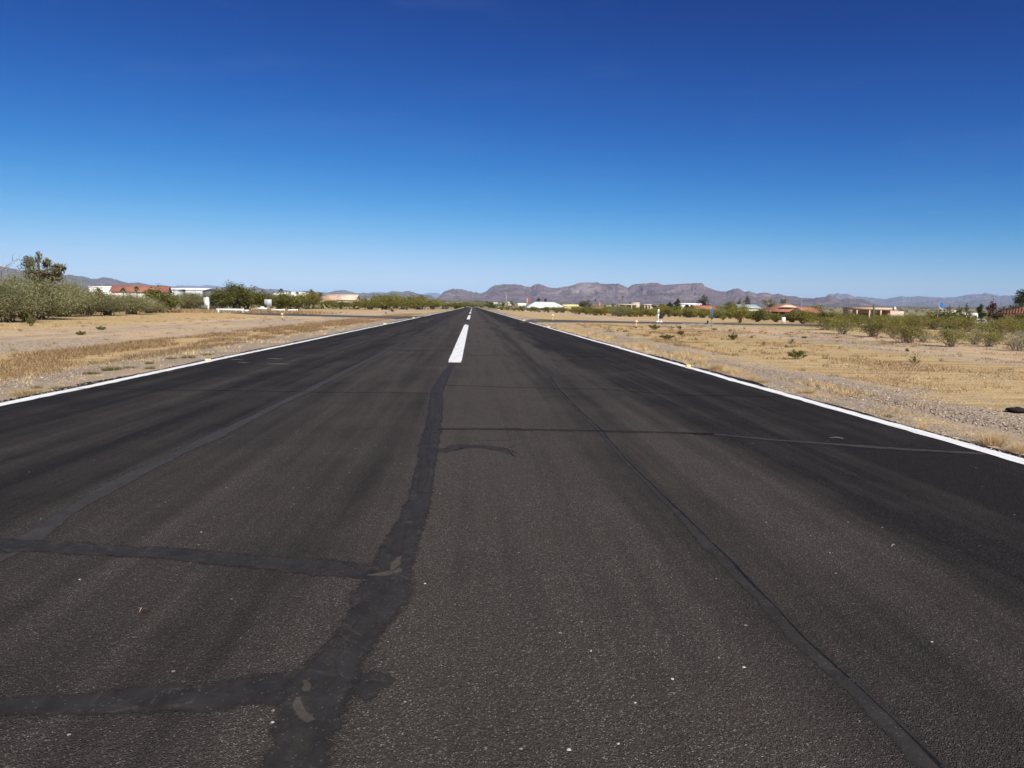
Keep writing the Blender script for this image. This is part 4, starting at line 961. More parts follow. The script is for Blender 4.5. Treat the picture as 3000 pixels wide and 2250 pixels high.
# --- scrub on the plain
def plain_scrub(name, label, mat, n_, r0, r1, seed, s0, s1, az0=-.75, az1=.75):
    rng = np.random.default_rng(seed); f = vnoise(seed, 3)
    r = r0 * (r1 / r0) ** (rng.random(n_) ** .9); a = rng.uniform(az0, az1, n_); x, y = r * np.sin(a), r * np.cos(a)
    k = (f((x + 9000) / 160, (y + 9000) / 160) > .40) & ~((np.abs(x + .5) < 34) & (y < 660)); x, y = x[k], y[k]; n_ = len(x)
    s = rng.uniform(s0, s1, n_); C = []; m_ = 9
    ctr = np.repeat(np.stack([x, y, zg(x, y)], 1), m_, 0); ss = np.repeat(s, m_)
    d = rng.normal(0, 1, (n_ * m_, 3)); d /= np.linalg.norm(d, axis=1)[:, None]; c = ctr + d * np.column_stack([ss * .75, ss * .75, ss * .35]) + np.column_stack([0 * ss, 0 * ss, ss * .42])
    mb = MB(); mb.quads(leaf_quads(c, ss.mean() * .33, rng)); o = mb.build(name, M[mat]); tag(o, label, kind='stuff')
plain_scrub('desert_scrub', 'olive scrub covering the plain behind the houses', 'creosote', 3600, 300, 900, 41, .6, 1.2)
plain_scrub('desert_scrub', 'hazy scrub on the far plain below the mountains', 'mesquite', 5200, 900, 4200, 42, 1.6, 3.2)
plain_scrub('desert_scrub', 'thick grey green scrub about the hangars', 'palo', 1500, 200, 520, 43, 1.0, 2.0, -.75, -.1)

# ------------------------------------------------------------------ buildings
def frame_AB(pxA, YA, pxB, YB):
    a = np.array((X_at(pxA, YA), YA)); b = np.array((X_at(pxB, YB), YB)); d = b - a; L = np.hypot(*d); return a, L, math.atan2(d[1], d[0])
def house(label, pxA, YA, pxB, YB, W, eave_py, ridge_py, wall, roof, kind='gable', over=.5, name='house', cat='house', windows=3, door=True, gable_mat=None, ridge_along=True, base=None, parapet=.35, porch=0.0, chimney=None, group=None):
    """local x along the front, y to the back, front wall at y=0"""
    a, L, rz = frame_AB(pxA, YA, pxB, YB); mx, my = (a[0] + X_at(pxB, YB)) / 2, (YA + YB) / 2; z = float(zg(mx, my)) if base is None else base
    o = empty(name, (a[0], a[1], z), rz); pm = (pxA + pxB) / 2; he = max(1.2, P(pm, eave_py, my)[1] - z); hr = max(he + .3, P(pm, ridge_py, my + W * .4)[1] - z) if ridge_py else he
    w = MB()
    if kind == 'flat':
        w.box(0, L, 0, W, -.6, he); wo = w.build('wall', M[wall], o); r = MB(); r.box(-.08, L + .08, -.08 - porch, W + .08, he + .002, he + parapet); r.build('roof', M[roof], o)
        if porch:
            for px_ in (0.0, L * .36, L * .68, L - .35):
                q_ = MB(); q_.box(px_, px_ + .35, -porch, -porch + .35, -.6, he); q_.build('porch_post', M[wall], o)
    else:
        w.add([(0, 0, -.6), (L, 0, -.6), (L, W, -.6), (0, W, -.6), (0, 0, he), (L, 0, he), (L, W, he), (0, W, he)], [(0, 1, 5, 4), (2, 3, 7, 6), (0, 3, 2, 1)] + ([(1, 2, 6, 5), (3, 0, 4, 7)] if kind == 'hip' else []))
        if kind == 'gable' and ridge_along:
            g = MB(); g.add([(0, 0, -.6), (0, W, -.6), (0, W, he), (0, W / 2, hr - .12), (0, 0, he)], [(0, 4, 3, 2, 1)]); g.add([(L, 0, -.6), (L, W, -.6), (L, W, he), (L, W / 2, hr - .12), (L, 0, he)], [(0, 1, 2, 3, 4)])
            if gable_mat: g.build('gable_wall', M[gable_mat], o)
            else: w.add(*[(np.concatenate(g.v)), g.f])
        elif kind == 'gable':
            w.add([(0, 0, he), (L, 0, he), (L / 2, 0, hr - .12)], [(0, 1, 2)]); w.add([(0, W, he), (L, W, he), (L / 2, W, hr - .12)], [(0, 2, 1)]); w.add([(0, 0, -.6), (0, W, -.6), (0, W, he), (0, 0, he)], [(0, 3, 2, 1)]); w.add([(L, 0, -.6), (L, W, -.6), (L, W, he), (L, 0, he)], [(0, 1, 2, 3)])
        w.build('wall', M[wall], o)
        r = MB(); t = .14; v = over; dz = (hr - he) * v / (W / 2 if ridge_along else L / 2)
        if kind == 'hip':
            q = min(W / 2, L / 2) ; B = [(-v, -v, he - dz), (L + v, -v, he - dz), (L + v, W + v, he - dz), (-v, W + v, he - dz), (q, W / 2, hr), (L - q, W / 2, hr)]
            B2 = [(x_, y_, z_ - t) for x_, y_, z_ in B[:4]]; r.add(B + B2, [(0, 1, 5, 4), (1, 2, 5), (2, 3, 4, 5), (3, 0, 4), (0, 6, 7, 1), (1, 7, 8, 2), (2, 8, 9, 3), (3, 9, 6, 0), (6, 9, 8, 7)])
        elif ridge_along:
            for s in (0, 1):
                ye = -v if s == 0 else W + v
                top = [(-v, ye, he - dz), (L + v, ye, he - dz), (L + v, W / 2, hr), (-v, W / 2, hr)]; bot = [(x_, y_, z_ - t) for x_, y_, z_ in top]; f = [(0, 1, 2, 3), (7, 6, 5, 4), (0, 4, 5, 1), (1, 5, 6, 2), (3, 7, 4, 0)]
                r.add(top + bot, f if s == 0 else [q_[::-1] for q_ in f])
        else:
            for s in (0, 1):
                xe = -v if s == 0 else L + v
                top = [(xe, -v, he - dz), (L / 2, -v, hr), (L / 2, W + v, hr), (xe, W + v, he - dz)]; bot = [(x_, y_, z_ - t) for x_, y_, z_ in top]; f = [(0, 1, 2, 3), (7, 6, 5, 4), (0, 4, 5, 1), (2, 6, 7, 3), (3, 7, 4, 0)]
                r.add(top + bot, f if s == 0 else [q_[::-1] for q_ in f])
        ro = r.build('roof', M[roof], o)
        if chimney:
            c = MB(); c.box(L * chimney - .3, L * chimney + .3, W * .5 - .3, W * .5 + .3, hr - .3, hr + .55); c.build('chimney', M[wall], ro)
    n_ = windows
    for i in range(n_):
        cx = L * (i + .6) / (n_ + .2 + (.6 if door else 0)); ww = min(.75, L / (n_ * 3.2)); h1 = min(he - .35, 2.05); h0 = max(.5, h1 - 1.15)
        f = MB(); f.box(cx - ww - .07, cx + ww + .07, -.05, .03, h0 - .07, h1 + .07); fo = f.build('window', M['trim' if wall != 'brown_block' else 'white'], o)
        p = MB(); p.box(cx - ww, cx + ww, -.065, -.052, h0, h1); p.build('pane', M['glass'], fo)
    if door:
        cx = L * .93 if L > 4 else L * .8; d = MB(); d.box(cx - .48, cx + .48, -.045, .03, .0, min(2.05, he - .2)); do = d.build('door', M['door'], o); h_ = MB(); h_.box(cx + .34, cx + .40, -.09, -.047, .98, 1.04); h_.build('handle', M['steel'], do)
    return tag(o, label, cat, group), L, he, hr
hb, L, he, hr = house('long white house with a red tiled roof and end wall greyed for shade beside the thicket', 327, 158, 488, 161, 8.5, 853, 836.5, 'stucco_white', 'brick_tile', gable_mat='stucco_grey_and_shade', over=.35, windows=4)  # end wall's shade is painted in with a grey stucco
house('plain white block building at the end of the red tiled house', 262, 168, 332, 168, 8, 842, None, 'stucco_white', 'stucco_white', 'flat', windows=1, door=False, name='building', cat='building', parapet=.25)
house('low grey stucco annex between the red roofed house and the hangar', 508, 166, 523, 166, 4, 851, None, 'stucco_grey_and_shade', 'stucco_grey_and_shade', 'flat', windows=1, door=False, name='annex', cat='building')
house('long white metal hangar with a corrugated end wall greyed for shade', 470, 205, 594, 205, 13, 848, 843, 'white_metal', 'white_metal', gable_mat='shade_grey_metal', over=.25, windows=0, door=False, name='hangar', cat='hangar')  # shade on the end wall is put into its grey metal
for i, (p0, p1, e, lab) in enumerate([(795, 836, 860.5, 'lower white block of the walled compound behind the palms'), (834, 886, 857.5, 'tallest white block of the walled compound behind the palms'), (884, 902, 860, 'small white block ending the walled compound')]):
    house(lab, p0, 330 + 3 * i, p1, 330 + 3 * i, 9, e, None, 'stucco_white', 'stucco_white', 'flat', windows=2, door=False, name='building', cat='building')
house('cream house with a pale tiled gable roof and shaded end wall', 988, 236, 1041, 236, 9, 877, 862.5, 'stucco_cream', 'pale_tile', over=.4, windows=2)
house('pinkish tiled wing joined to the cream house', 952, 241, 990, 241, 8, 878, 862.5, 'stucco_cream', 'pink_tile', over=.4, windows=2, door=False, name='house_wing')
house('low pink roofed shed at the edge of the pinkish tiled wing', 938, 250, 953, 250, 6, 876, 868.5, 'stucco_cream', 'pink_tile', over=.3, windows=1, door=False, name='shed', cat='shed')
# far houses towards the runway's end
far = [(1283, 1295, 560, 889, 882, 'white', 'white hip roofed house at the foot of the far creosote line', 'hip'), (1298, 1316, 700, 886, None, 'white', 'flat white house next to the hip roofed one', 'flat'), (1336, 1352, 760, 886, None, 'white', 'flat white house standing over the runway end', 'flat'), (1354, 1388, 900, 887, 883.5, 'pink', 'long low pinkish house beyond the runway end', 'gable'),
       (1440, 1456, 560, 890, 886, 'white', 'pale house behind the dark round tree', 'gable'), (1488, 1503, 620, 888, 884, 'tan', 'tan house past the radio mast', 'gable'), (1518, 1540, 560, 892, 888, 'white', 'low white house between the shed and the red flag', 'gable'), (1150, 1166, 900, 877.5, None, 'white', 'low white shed on the plain below the low hills', 'flat'), (1195, 1222, 900, 878, None, 'white', 'long low white shed left of the pale green tree', 'flat'),
       (1224, 1254, 620, 881, 878, 'tan', 'tan roofed house under the pale green tree', 'gable'), (1076, 1084, 700, 875.5, None, 'white', 'small white hut in the brush past the cream house', 'flat'), (1106, 1114, 700, 877, None, 'white', 'second small white hut farther along the brush', 'flat'), (2388, 2396, 320, 907, None, 'white', 'small white tank hut in the scrub past the red tiled house', 'flat')]
for p0, p1, Y, e, r, c, lab, kd in far:
    lab = lab.replace(' left of', ' beside')
    wm = {'white': 'stucco_white', 'pink': 'stucco_pink', 'tan': 'stucco_tan'}[c]
    house(lab, p0, Y, p1, Y, 8, e, r, wm, {'white': 'white', 'pink': 'pink_tile', 'tan': 'pale_tile'}[c], kd, over=.4, windows=2, door=False)
house('open shed with a sloping dark roof near the far runway edge', 1456, 330, 1473, 330, 5, 899, 893, 'stucco_cream', 'roof_dark', 'gable', over=.5, windows=1, name='shed', cat='shed', ridge_along=False)
house('long white building with a low white gabled roof and dark porch', 1556, 300, 1652, 304, 6.5, 897.5, 884.5, 'white', 'white_metal', 'hip', over=1.0, windows=7, name='building', cat='building')
house('straw coloured barn attached past the long white building', 1651, 312, 1696, 312, 9, 897, 892, 'yellow_stucco', 'yellow_stucco', 'gable', over=.2, windows=0, door=True, name='barn', cat='barn')
house('brown block building beside the grey cottonwood', 1734, 300, 1780, 300, 8, 897, None, 'brown_block', 'brown_block', 'flat', windows=0, door=False, name='building', cat='building', parapet=.2)
house('pale garage block between the brown building and the beige house', 1781, 290, 1808, 290, 8, 896.5, None, 'stucco_tan', 'white', 'flat', windows=1, name='garage', cat='garage', parapet=.2)
house('beige flat roofed house with deep dark porch openings', 1808, 250, 1862, 250, 10, 894, None, 'stucco_tan', 'stucco_tan', 'flat', windows=5, parapet=.4, porch=2.5)
house('beige two storey block standing on the flat roofed house', 1855, 249, 1874, 249, 6, 887.5, None, 'stucco_tan', 'stucco_tan', 'flat', windows=2, door=False, name='building', cat='building', parapet=.25)
house('low beige wing at the end of the flat roofed house', 1884, 246, 1908, 246, 8, 895, None, 'stucco_tan', 'stucco_tan', 'flat', windows=2, door=False, name='house_wing', cat='house', parapet=.45, porch=2.0)
house('white flat roofed building behind the palms and olive trees', 1992, 215, 2056, 215, 10, 893, None, 'stucco_white', 'white_metal', 'flat', windows=3, name='building', cat='building', parapet=.45)
house('small house with a bright orange red tile roof behind the blue sign', 2046, 185, 2094, 185, 8, 905, 895, 'stucco_cream', 'red_tile', 'gable', over=.6, windows=3)
house('cream building under a bluish metal roof', 2162, 215, 2226, 215, 9, 901, 892, 'stucco_cream', 'roof_blue', 'gable', over=.4, windows=4, name='building', cat='building')
# red tiled house: main block and its front gable wing
rh, L, he, hr = house('red tiled ranch house with a cream gable and deep shaded porch', 2236, 176, 2322, 170, 9, 906.5, 887, 'stucco_cream', 'red_tile', 'hip', over=1.3, windows=3)
a_, Lw, rz_ = frame_AB(2318, 168, 2364, 166)
gw = MB(); zz = float(zg(a_[0], 168)); gh, gr = 2.05, 3.1
rl = np.array(rh.location); inv = Matrix.Rotation(-rh.rotation_euler[2], 4, 'Z')
off = inv @ Vector((a_[0] - rl[0], a_[1] - rl[1], 0)); ox, oy = off.x, off.y
gw.add([(ox, oy, -.6), (ox + Lw, oy, -.6), (ox + Lw, oy + 8, -.6), (ox, oy + 8, -.6), (ox, oy, gh), (ox + Lw, oy, gh), (ox + Lw, oy + 8, gh), (ox, oy + 8, gh), (ox + Lw / 2, oy, gr), (ox + Lw / 2, oy + 8, gr)], [(0, 1, 5, 8, 4), (1, 2, 6, 5), (2, 3, 7, 9, 6), (3, 0, 4, 7)])
gw.build('gable_wing', M['stucco_cream'], rh)
gr_ = MB()
for s in (0, 1):
    xe = ox - .45 if s == 0 else ox + Lw + .45
    top = [(xe, oy - .5, gh - .2), (ox + Lw / 2, oy - .5, gr + .12), (ox + Lw / 2, oy + 8, gr + .12), (xe, oy + 8, gh - .2)]; bot = [(x_, y_, z_ - .16) for x_, y_, z_ in top]; f = [(0, 1, 2, 3), (7, 6, 5, 4), (0, 4, 5, 1), (2, 6, 7, 3), (3, 7, 4, 0)]
    gr_.add(top + bot, f if s == 0 else [q_[::-1] for q_ in f])
gr_.build('gable_roof', M['red_tile'], rh)
dg = MB(); dx0, dx1 = L * .52, L * .98; dg.add([(dx0, .2, he + .55), (dx1, .2, he + .55), ((dx0 + dx1) / 2, .2, he + 1.15), (dx0, 3, he + .55), (dx1, 3, he + .55), ((dx0 + dx1) / 2, 3, he + 1.15)], [(0, 1, 2), (0, 2, 5, 3), (1, 4, 5, 2)]); dg.build('dormer', M['stucco_cream'], rh)
wv = MB(); wv.box(ox + Lw * .42, ox + Lw * .60, oy - .06, oy - .003, 1.75, 2.15); wv.build('vent', M['trim'], rh)
for cx in (.2, .34): 
    pm = MB(); pm.box(L * cx - .12, L * cx + .12, -1.2, -.96, -.6, he - .35); pm.build('porch_post', M['stucco_cream'], rh)
house('flat roofed pink house with a wide shaded front', 2502, 188, 2604, 186, 10, 908, None, 'stucco_pink', 'stucco_pink', 'flat', windows=4, parapet=.62, porch=2.6)
house('pink yard wall block at the corner of the flat pink house', 2608, 184, 2632, 184, 3, 911, None, 'stucco_pink', 'stucco_pink', 'flat', windows=0, door=False, name='yard_wall', cat='wall', parapet=.15)
ch, *_ = house('white chimneyed roof behind the pink yard wall', 2624, 215, 2650, 215, 6, 911, None, 'stucco_tan', 'roof_dark', 'flat', windows=0, door=False, name='building', cat='building', parapet=.25)
cm = MB(); cx = .45 * 26 * 215 / FPX; hz_ = P(2637, 911, 215)[1] - float(zg(X_at(2637, 215), 215)); cm.box(cx - .3, cx + .3, 2, 2.6, hz_ + .2, hz_ + 1.0); cm.box(cx - .18, cx + .18, 2.1, 2.5, hz_ + 1.002, hz_ + 1.3); cm.build('chimney', M['stucco_white'], ch)
for i, (p0, p1, e, lab) in enumerate([(2786, 2802, 911, 'short white shed in the brush past the blue flag'), (2822, 2846, 919, 'long white shed roof behind the dark green bush'), (2848, 2868, 920, 'white shed ending at the conical tree')]):
    house(lab, p0, 150, p1, 150, 5, e, None, 'white', 'white_metal', 'flat', windows=1, door=False, name='shed', cat='shed', parapet=.2)
house('house with a red tiled hip roof cut by the picture edge', 2950, 84, 3390, 75, 11, 913, 872, 'stucco_tan', 'red_tile', 'hip', over=.9, windows=4)

# ------------------------------------------------------------------ small things
def at(px, py, Y=None):
    if Y is None: x, y = G(px, py)
    else: x, y = X_at(px, Y), Y
    return x, y, float(zg(x, y))
# tall white post with a grey panel and black box
x, y, z = at(611, 906, 118); k = 118 / FPX
sp = empty('post_sign', (x, y, z), .25); sp.rotation_euler = (0, math.radians(-5), .25)
m_ = MB(); m_.box(-.11, .11, -.06, .06, -.2, 2.35); m_.build('post', M['white'], sp)
m_ = MB(); m_.box(-.55, .28, .065, .10, .55, 2.3); m_.build('panel', M['alu'], sp)
m_ = MB(); m_.box(-.30, -.13, -.05, .06, .9, 1.75); m_.build('bracket_board', M['white'], sp)
for zz in (.98, 1.68): m_ = MB(); m_.box(-.16, .0, -.10, -.062, zz - .07, zz + .07); m_.build('bolt_plate', M['steel'], sp)
tag(sp, 'tall leaning white post backed by a grey panel', 'sign')
x, y, z = at(614, 908, 119); bx = empty('utility_box', (x + .02, y - .6, z)); m_ = MB(); m_.box(.0, .34, -.15, .2, .22, .82); m_.build('box', M['black'], bx); m_ = MB(); m_.box(.05, .13, -.05, .05, -.1, .22); m_.box(.22, .30, -.05, .05, -.1, .22); m_.build('leg', M['white'], bx); tag(bx, 'black box on short legs at the foot of the tall white post', 'utility box')
# white rails
def rail(label, p0, p1, Y, top, thick, posts, name='white_rail'):
    x0, x1 = X_at(p0, Y), X_at(p1, Y); z = float(zg(x0, Y)); o = empty(name, (x0, Y, z)); L_ = x1 - x0; m_ = MB(); m_.box(0, L_, -.05, .05, top - thick, top); m_.build('rail', M['white'], o)
    for q in posts: m_ = MB(); m_.box(q * L_ - .09, q * L_ + .09, -.09 - .003, .09 + .003, -.2, top + (.04 if q > .9 else -thick * .5)); m_.build('post', M['white'], o)
    tag(o, label, 'barrier')
rail('long white board rail on two posts beside the taxiway', 633, 713, 104, .62, .27, (.08, .98))
rail('short grey white board end hidden by dry weeds', 714, 730, 105, .50, .22, (.5,))
rail('white board rail across the taxiway from the long one', 795, 834, 118, .55, .24, (.06, .94))
rail('last white board rail ending at a dark banded post', 843, 868, 118, .55, .24, (.06,))
x, y, z = at(871, 916, 116); bp = empty('banded_post', (x, y, z)); m_ = MB(); m_.tube([(0, 0, -.1), (0, 0, .62)], [.13, .13], 12); m_.build('post', M['white'], bp); m_ = MB(); m_.tube([(.13, .02, .15), (.13, .02, .66)], [.10, .10], 10); m_.build('pipe', M['black'], bp); tag(bp, 'stubby white post with a black pipe at the rail end', 'post')
x, y, z = at(768, 911, 122); wt = empty('papi_light', (x, y, z)); wt.name = 'approach_light'; m_ = MB(); m_.box(-.75, .75, -.3, .3, .42, .72); m_.box(-.28, .28, -.25, .25, .722, .92); m_.build('housing', M['white'], wt); m_ = MB(); m_.box(-.25, .3, -.2, .2, .1, .418); m_.build('stand', M['black'], wt); tag(wt, 'white stepped light housing on a dark stand behind the square sign', 'airfield light')
def rock(label, px, Y, r, seed, mat='rock', name='boulder', flat=.8, dx=0):
    x = X_at(px, Y) + dx; m_ = MB(); rng = np.random.default_rng(seed); nu, nv = 12, 8; V = []
    for i in range(nv + 1):
        th = math.pi * i / nv
        for j in range(nu): a = 2 * math.pi * j / nu; q = 1 + .18 * math.sin(3 * a + seed) * math.sin(2 * th) + .08 * rng.normal(); V.append((r * q * math.sin(th) * math.cos(a), r * q * math.sin(th) * math.sin(a), r * flat * q * math.cos(th)))
    F = [(i * nu + j, i * nu + (j + 1) % nu, (i + 1) * nu + (j + 1) % nu, (i + 1) * nu + j) for i in range(nv) for j in range(nu)]; m_.add(V, [f[::-1] for f in F]); o = m_.build(name, M[mat]); o.location = (x, Y, float(zg(x, Y)) + r * flat * .25); tag(o, label, 'rock')
rock('tan boulder under the white stepped light housing', 770, 120.5, .32, 2)
rock('small white rock beside the white board rail', 804, 114, .12, 3, 'white')
x_, y_ = G(2998, 1203); rock('black clod at the picture edge', 3008, y_, .15, 5, 'lump', 'edge_lump', .28)  # low black lump of unidentified kind
# back of a square aluminium sign
x, y, z = at(785, 912, 112); s = empty('square_sign', (x, y, z), .05); k = 112 / FPX
m_ = MB(); m_.box(-.55, .55, .03, .045, 1.05, 2.08); m_.build('plate', M['alu'], s); m_ = MB(); m_.box(-.03, .05, -.03, .028, -.3, 2.1); m_.build('post', M['steel'], s); tag(s, 'bare aluminium back of a square sign on a steel post', 'sign')
# lamp posts with yellow caps
def cap_lamp():
    o = empty('edge_lamp', (0, 0, 0)); m_ = MB(); m_.tube([(0, 0, -.1), (0, 0, .46)], [.035, .03], 10); m_.build('stake', M['cap_yellow'], o)
    m_ = MB(); m_.lathe([(.15, .44), (.15, .46), (.11, .50), (.05, .58), (.02, .60)], 14); m_.build('cap', M['cap_yellow'], o, True); m_ = MB(); m_.lathe([(.07, -.02), (.07, .05), (.04, .07)], 10); m_.build('base', M['black'], o); return o
lamp0 = None
for px, py, sc_, lab in [(827, 935, 1.0, 'yellow capped lamp stake between gravel strip and taxiway bend'), (1112, 914, 1.15, 'yellow capped lamp stake on the far strip below the low hills'), (1864, 960, 1.0, 'yellow capped lamp stake beside the pink gravel before the white mailbox post'), (1619, 941, 1.3, 'tall thin yellow lamp stake at the taxiway mouth'), (1540, 916, 1.1, 'yellow lamp stake before the long white building'), (1357, 904, 1.3, 'yellow lamp stake at the far runway edge near the dark round tree'), (1325, 905, 1.2, 'yellow lamp stake at the far runway edge by the creosote line')]:
    if lamp0 is None: lamp0 = cap_lamp(); o = lamp0; o.location = at(px, py); o.scale = (sc_,) * 3
    else: o = copy_thing(lamp0, at(px, py), 0, sc_)
    tag(o, lab, 'lamp', 'yellow capped lamp stakes')
x, y, z = at(1656, 915); wb = MB(); wb.box(-.22, .22, -.15, .15, -.05, .34); wb.box(-.16, .16, -.1, .1, .342, .46); o = wb.build('marker_box', M['marker_white']); o.location = (x, y, z); tag(o, 'small white marker box on the grass before the barn', 'marker box')
# mailbox post
x, y, z = at(1928, 945); mp = empty('mailbox_post', (x, y, z + .02), -.1); m_ = MB(); m_.box(-.08, .08, -.08, .08, -.2, 1.45); m_.build('post', M['white'], mp); m_ = MB(); m_.box(-.22, .02, -.2, .2, -.1, .14); m_.box(.06, .5, -.16, .16, -.1, .10); m_.build('base', M['white'], mp)
m_ = MB(); m_.box(.24, .34, -.07, .07, .102, .42); m_.build('stand', M['white'], mp)
m_ = MB(); m_.box(.10, .50, -.2, .2, .44, .64); m_.tube([(.10, 0, .64), (.50, 0, .64)], [.2, .2], 14); m_.build('box', M['black'], mp)
m_ = MB(); m_.box(-.02, .085, -.11, -.082, .95, 1.3); m_.build('number_plate', M['alu'], mp); tag(mp, 'white post with a round topped black box at the taxiway edge', 'mailbox')
# blue sign
x, y, z = at(2084, 957); bs = empty('blue_sign', (x, y, z), 1.05); m_ = MB(); m_.box(-.03, .03, -.03, .03, -.3, 1.68); m_.build('post', M['steel'], bs); m_ = MB(); m_.box(-.36, .36, -.055, -.033, .68, 1.7); m_.build('plate', M['blue'], bs); m_ = MB(); m_.box(-.36, .36, .033, .045, .68, 1.7); m_.build('back_plate', M['alu'], bs); tag(bs, 'edge on blue sign on a thin steel post', 'sign')
x, y, z = at(2073, 950); gm = empty('ground_marker', (x, y, z + .03)); m_ = MB(); m_.box(-.05, .05, -.05, .05, -.1, .22); m_.build('stem', M['black'], gm); m_ = MB(); m_.lathe([(.09, .20), (.10, .30), (.06, .36)], 12); m_.build('head', M['black'], gm); m_ = MB(); m_.box(-.22, -.06, -.05, .05, .02, .12); m_.build('arm', M['black'], gm); tag(gm, 'small black ground marker on the taxiway beside the blue sign', 'marker')
# pale pink board
x, y, z = at(2295, 948.5); pb = empty('sign_board', (x, y, z), -.1); m_ = MB(); m_.box(-.22, .22, -.03, .03, .04, .76); m_.build('board', M['pink_sign'], pb)
for sx in (-.17, .17): m_ = MB(); m_.box(sx - .02, sx + .02, .032, .07, -.15, .6); m_.build('leg', M['white'], pb)
m_ = MB()
for i in range(4): m_.box(-.16, .16 - .06 * (i % 2), -.034, -.0305, .62 - .16 * i, .66 - .16 * i)
m_.build('lettering', M['stucco_pink'], pb); tag(pb, 'upright pale pink board across the taxiway', 'sign')
# flags and masts
def flag(label, px, base_py, top_py, Y, lean, cols, wpx, hpx, pole='wood_pole', r=.025):
    x, _ = X_at(px, Y), 0; z = float(zg(x, Y)); k = Y / FPX; H = P(px, top_py, Y)[1] - z; o = empty('flag_pole', (x, Y, z)); m_ = MB(); m_.tube([(0, 0, -.2), (lean * .5, 0, H * .5), (lean, 0, H)], [r, r * .9, r * .7], 8); m_.build('pole', M[pole], o)
    zt = H - .08
    for i, (mat, f0, f1) in enumerate(cols):
        m_ = MB(); W, Hh = wpx * k, hpx * k; n_ = 9; L_ = []; R_ = []
        for q in range(n_):
            u = q / (n_ - 1); xx = lean + r + u * W; yy = .10 * W * math.sin(u * 7); dr = u * Hh * .45; L_.append((xx, yy, zt - f0 * Hh - dr)); R_.append((xx - .05 * W * f1, yy + .02, zt - f1 * Hh - dr))
        L_, R_ = np.array(L_), np.array(R_); ribbon(m_, L_, R_); B = np.array((0, .012, 0)); ribbon(m_, R_ + B, L_ + B); ribbon(m_, L_ + B, L_); ribbon(m_, R_, R_ + B); m_.build('flag', M[mat], o)
    tag(o, label, 'flag')
flag('blue and yellow flag on a leaning bamboo pole in the creosote', 2746, 955, 881, 78, .28, [('blue_flag', 0, .84), ('yellow_flag', .84, 1.0)], 13, 19)
flag('red flag on a white pole beside the long white building', 1544, 890, 873, 420, 0, [('red_flag', 0, 1)], 7, 7, 'white', .12)
flag('small red flag far off between cottonwood and brown building', 1757, 895, 884, 420, 0, [('red_flag', 0, 1)], 4, 4, 'white', .08)
def mast(label, px, top_py, Y, arms, name='radio_mast', r=.06):
    x = X_at(px, Y); z = float(zg(x, Y)); H = P(px, top_py, Y)[1] - z; o = empty(name, (x, Y, z)); m_ = MB(); m_.tube([(0, 0, -.2), (0, 0, H)], [r, r * .6], 6); m_.build('pole', M['alu'], o)
    for q, w in arms: m_ = MB(); m_.tube([(-w, 0, H * q), (w, 0, H * q)], [r * .45, r * .45], 5); m_.build('arm', M['alu'], o)
    tag(o, label, 'mast')
mast('tall thin radio mast before the mountains', 1483, 863, 520, [(.97, .9), (.85, .9), (.7, .6)], r=.14); mast('television aerial rising beside the red tiled house', 2349, 864, 164, [(.99, .65), (.93, .45)], 'roof_aerial', .035)
mast('thin pole standing on the plain past the red tiled house', 2404, 889, 320, [(.9, .5)], 'utility_pole', .08)
# silver car in the brush
Yc = 132.0; x, y, z = at(2868, 0, Yc); car = empty('parked_car', (x, y, z - .05), .12)
side_ = [(-1.95, .42), (-1.9, .72), (-1.2, .86), (-.55, 1.32), (.75, 1.36), (1.45, .95), (1.9, .88), (1.98, .45)]
m_ = MB(); nS = len(side_); V = [(a, -.82, b) for a, b in side_] + [(a, .82, b) for a, b in side_]; F = [tuple(range(nS)), tuple(range(2 * nS - 1, nS - 1, -1))] + [(i, nS + i, nS + (i + 1) % nS, (i + 1) % nS) for i in range(nS)]; m_.add(V, F); m_.build('body', M['car_paint'], car)
m_ = MB()
for sg in (-1, 1):
    p = [(-1.08, .90), (-.52, 1.26), (.08, 1.28), (.08, .90)]; p2 = [(.14, .90), (.14, 1.28), (.70, 1.29), (1.28, .94)]
    for w in (p, p2): m_.add([(a, sg * .825, b) for a, b in w] + [(a, sg * .81, b) for a, b in w], [(0, 1, 2, 3), (3, 2, 1, 0), (0, 4, 5, 1), (1, 5, 6, 2), (2, 6, 7, 3), (3, 7, 4, 0)])
m_.build('window', M['glass'], car)
for wx in (-1.25, 1.25):
    for sg in (-1, 1):
        m_ = MB(); m_.tube([(wx, sg * .66, .32), (wx, sg * .84, .32)], [.32, .32], 18); w = m_.build('wheel', M['rubber'], car); m_ = MB(); m_.tube([(wx, sg * .70, .32), (wx, sg * .848, .32)], [.19, .19], 12); m_.build('rim', M['alu'], w)
for sg in (-1, 1): m_ = MB(); m_.box(1.93, 1.99, sg * .6 - .16, sg * .6 + .16, .62, .76); m_.build('headlight', M['glass'], car)
tag(car, 'silver car half hidden in the creosote by the edge house', 'car')
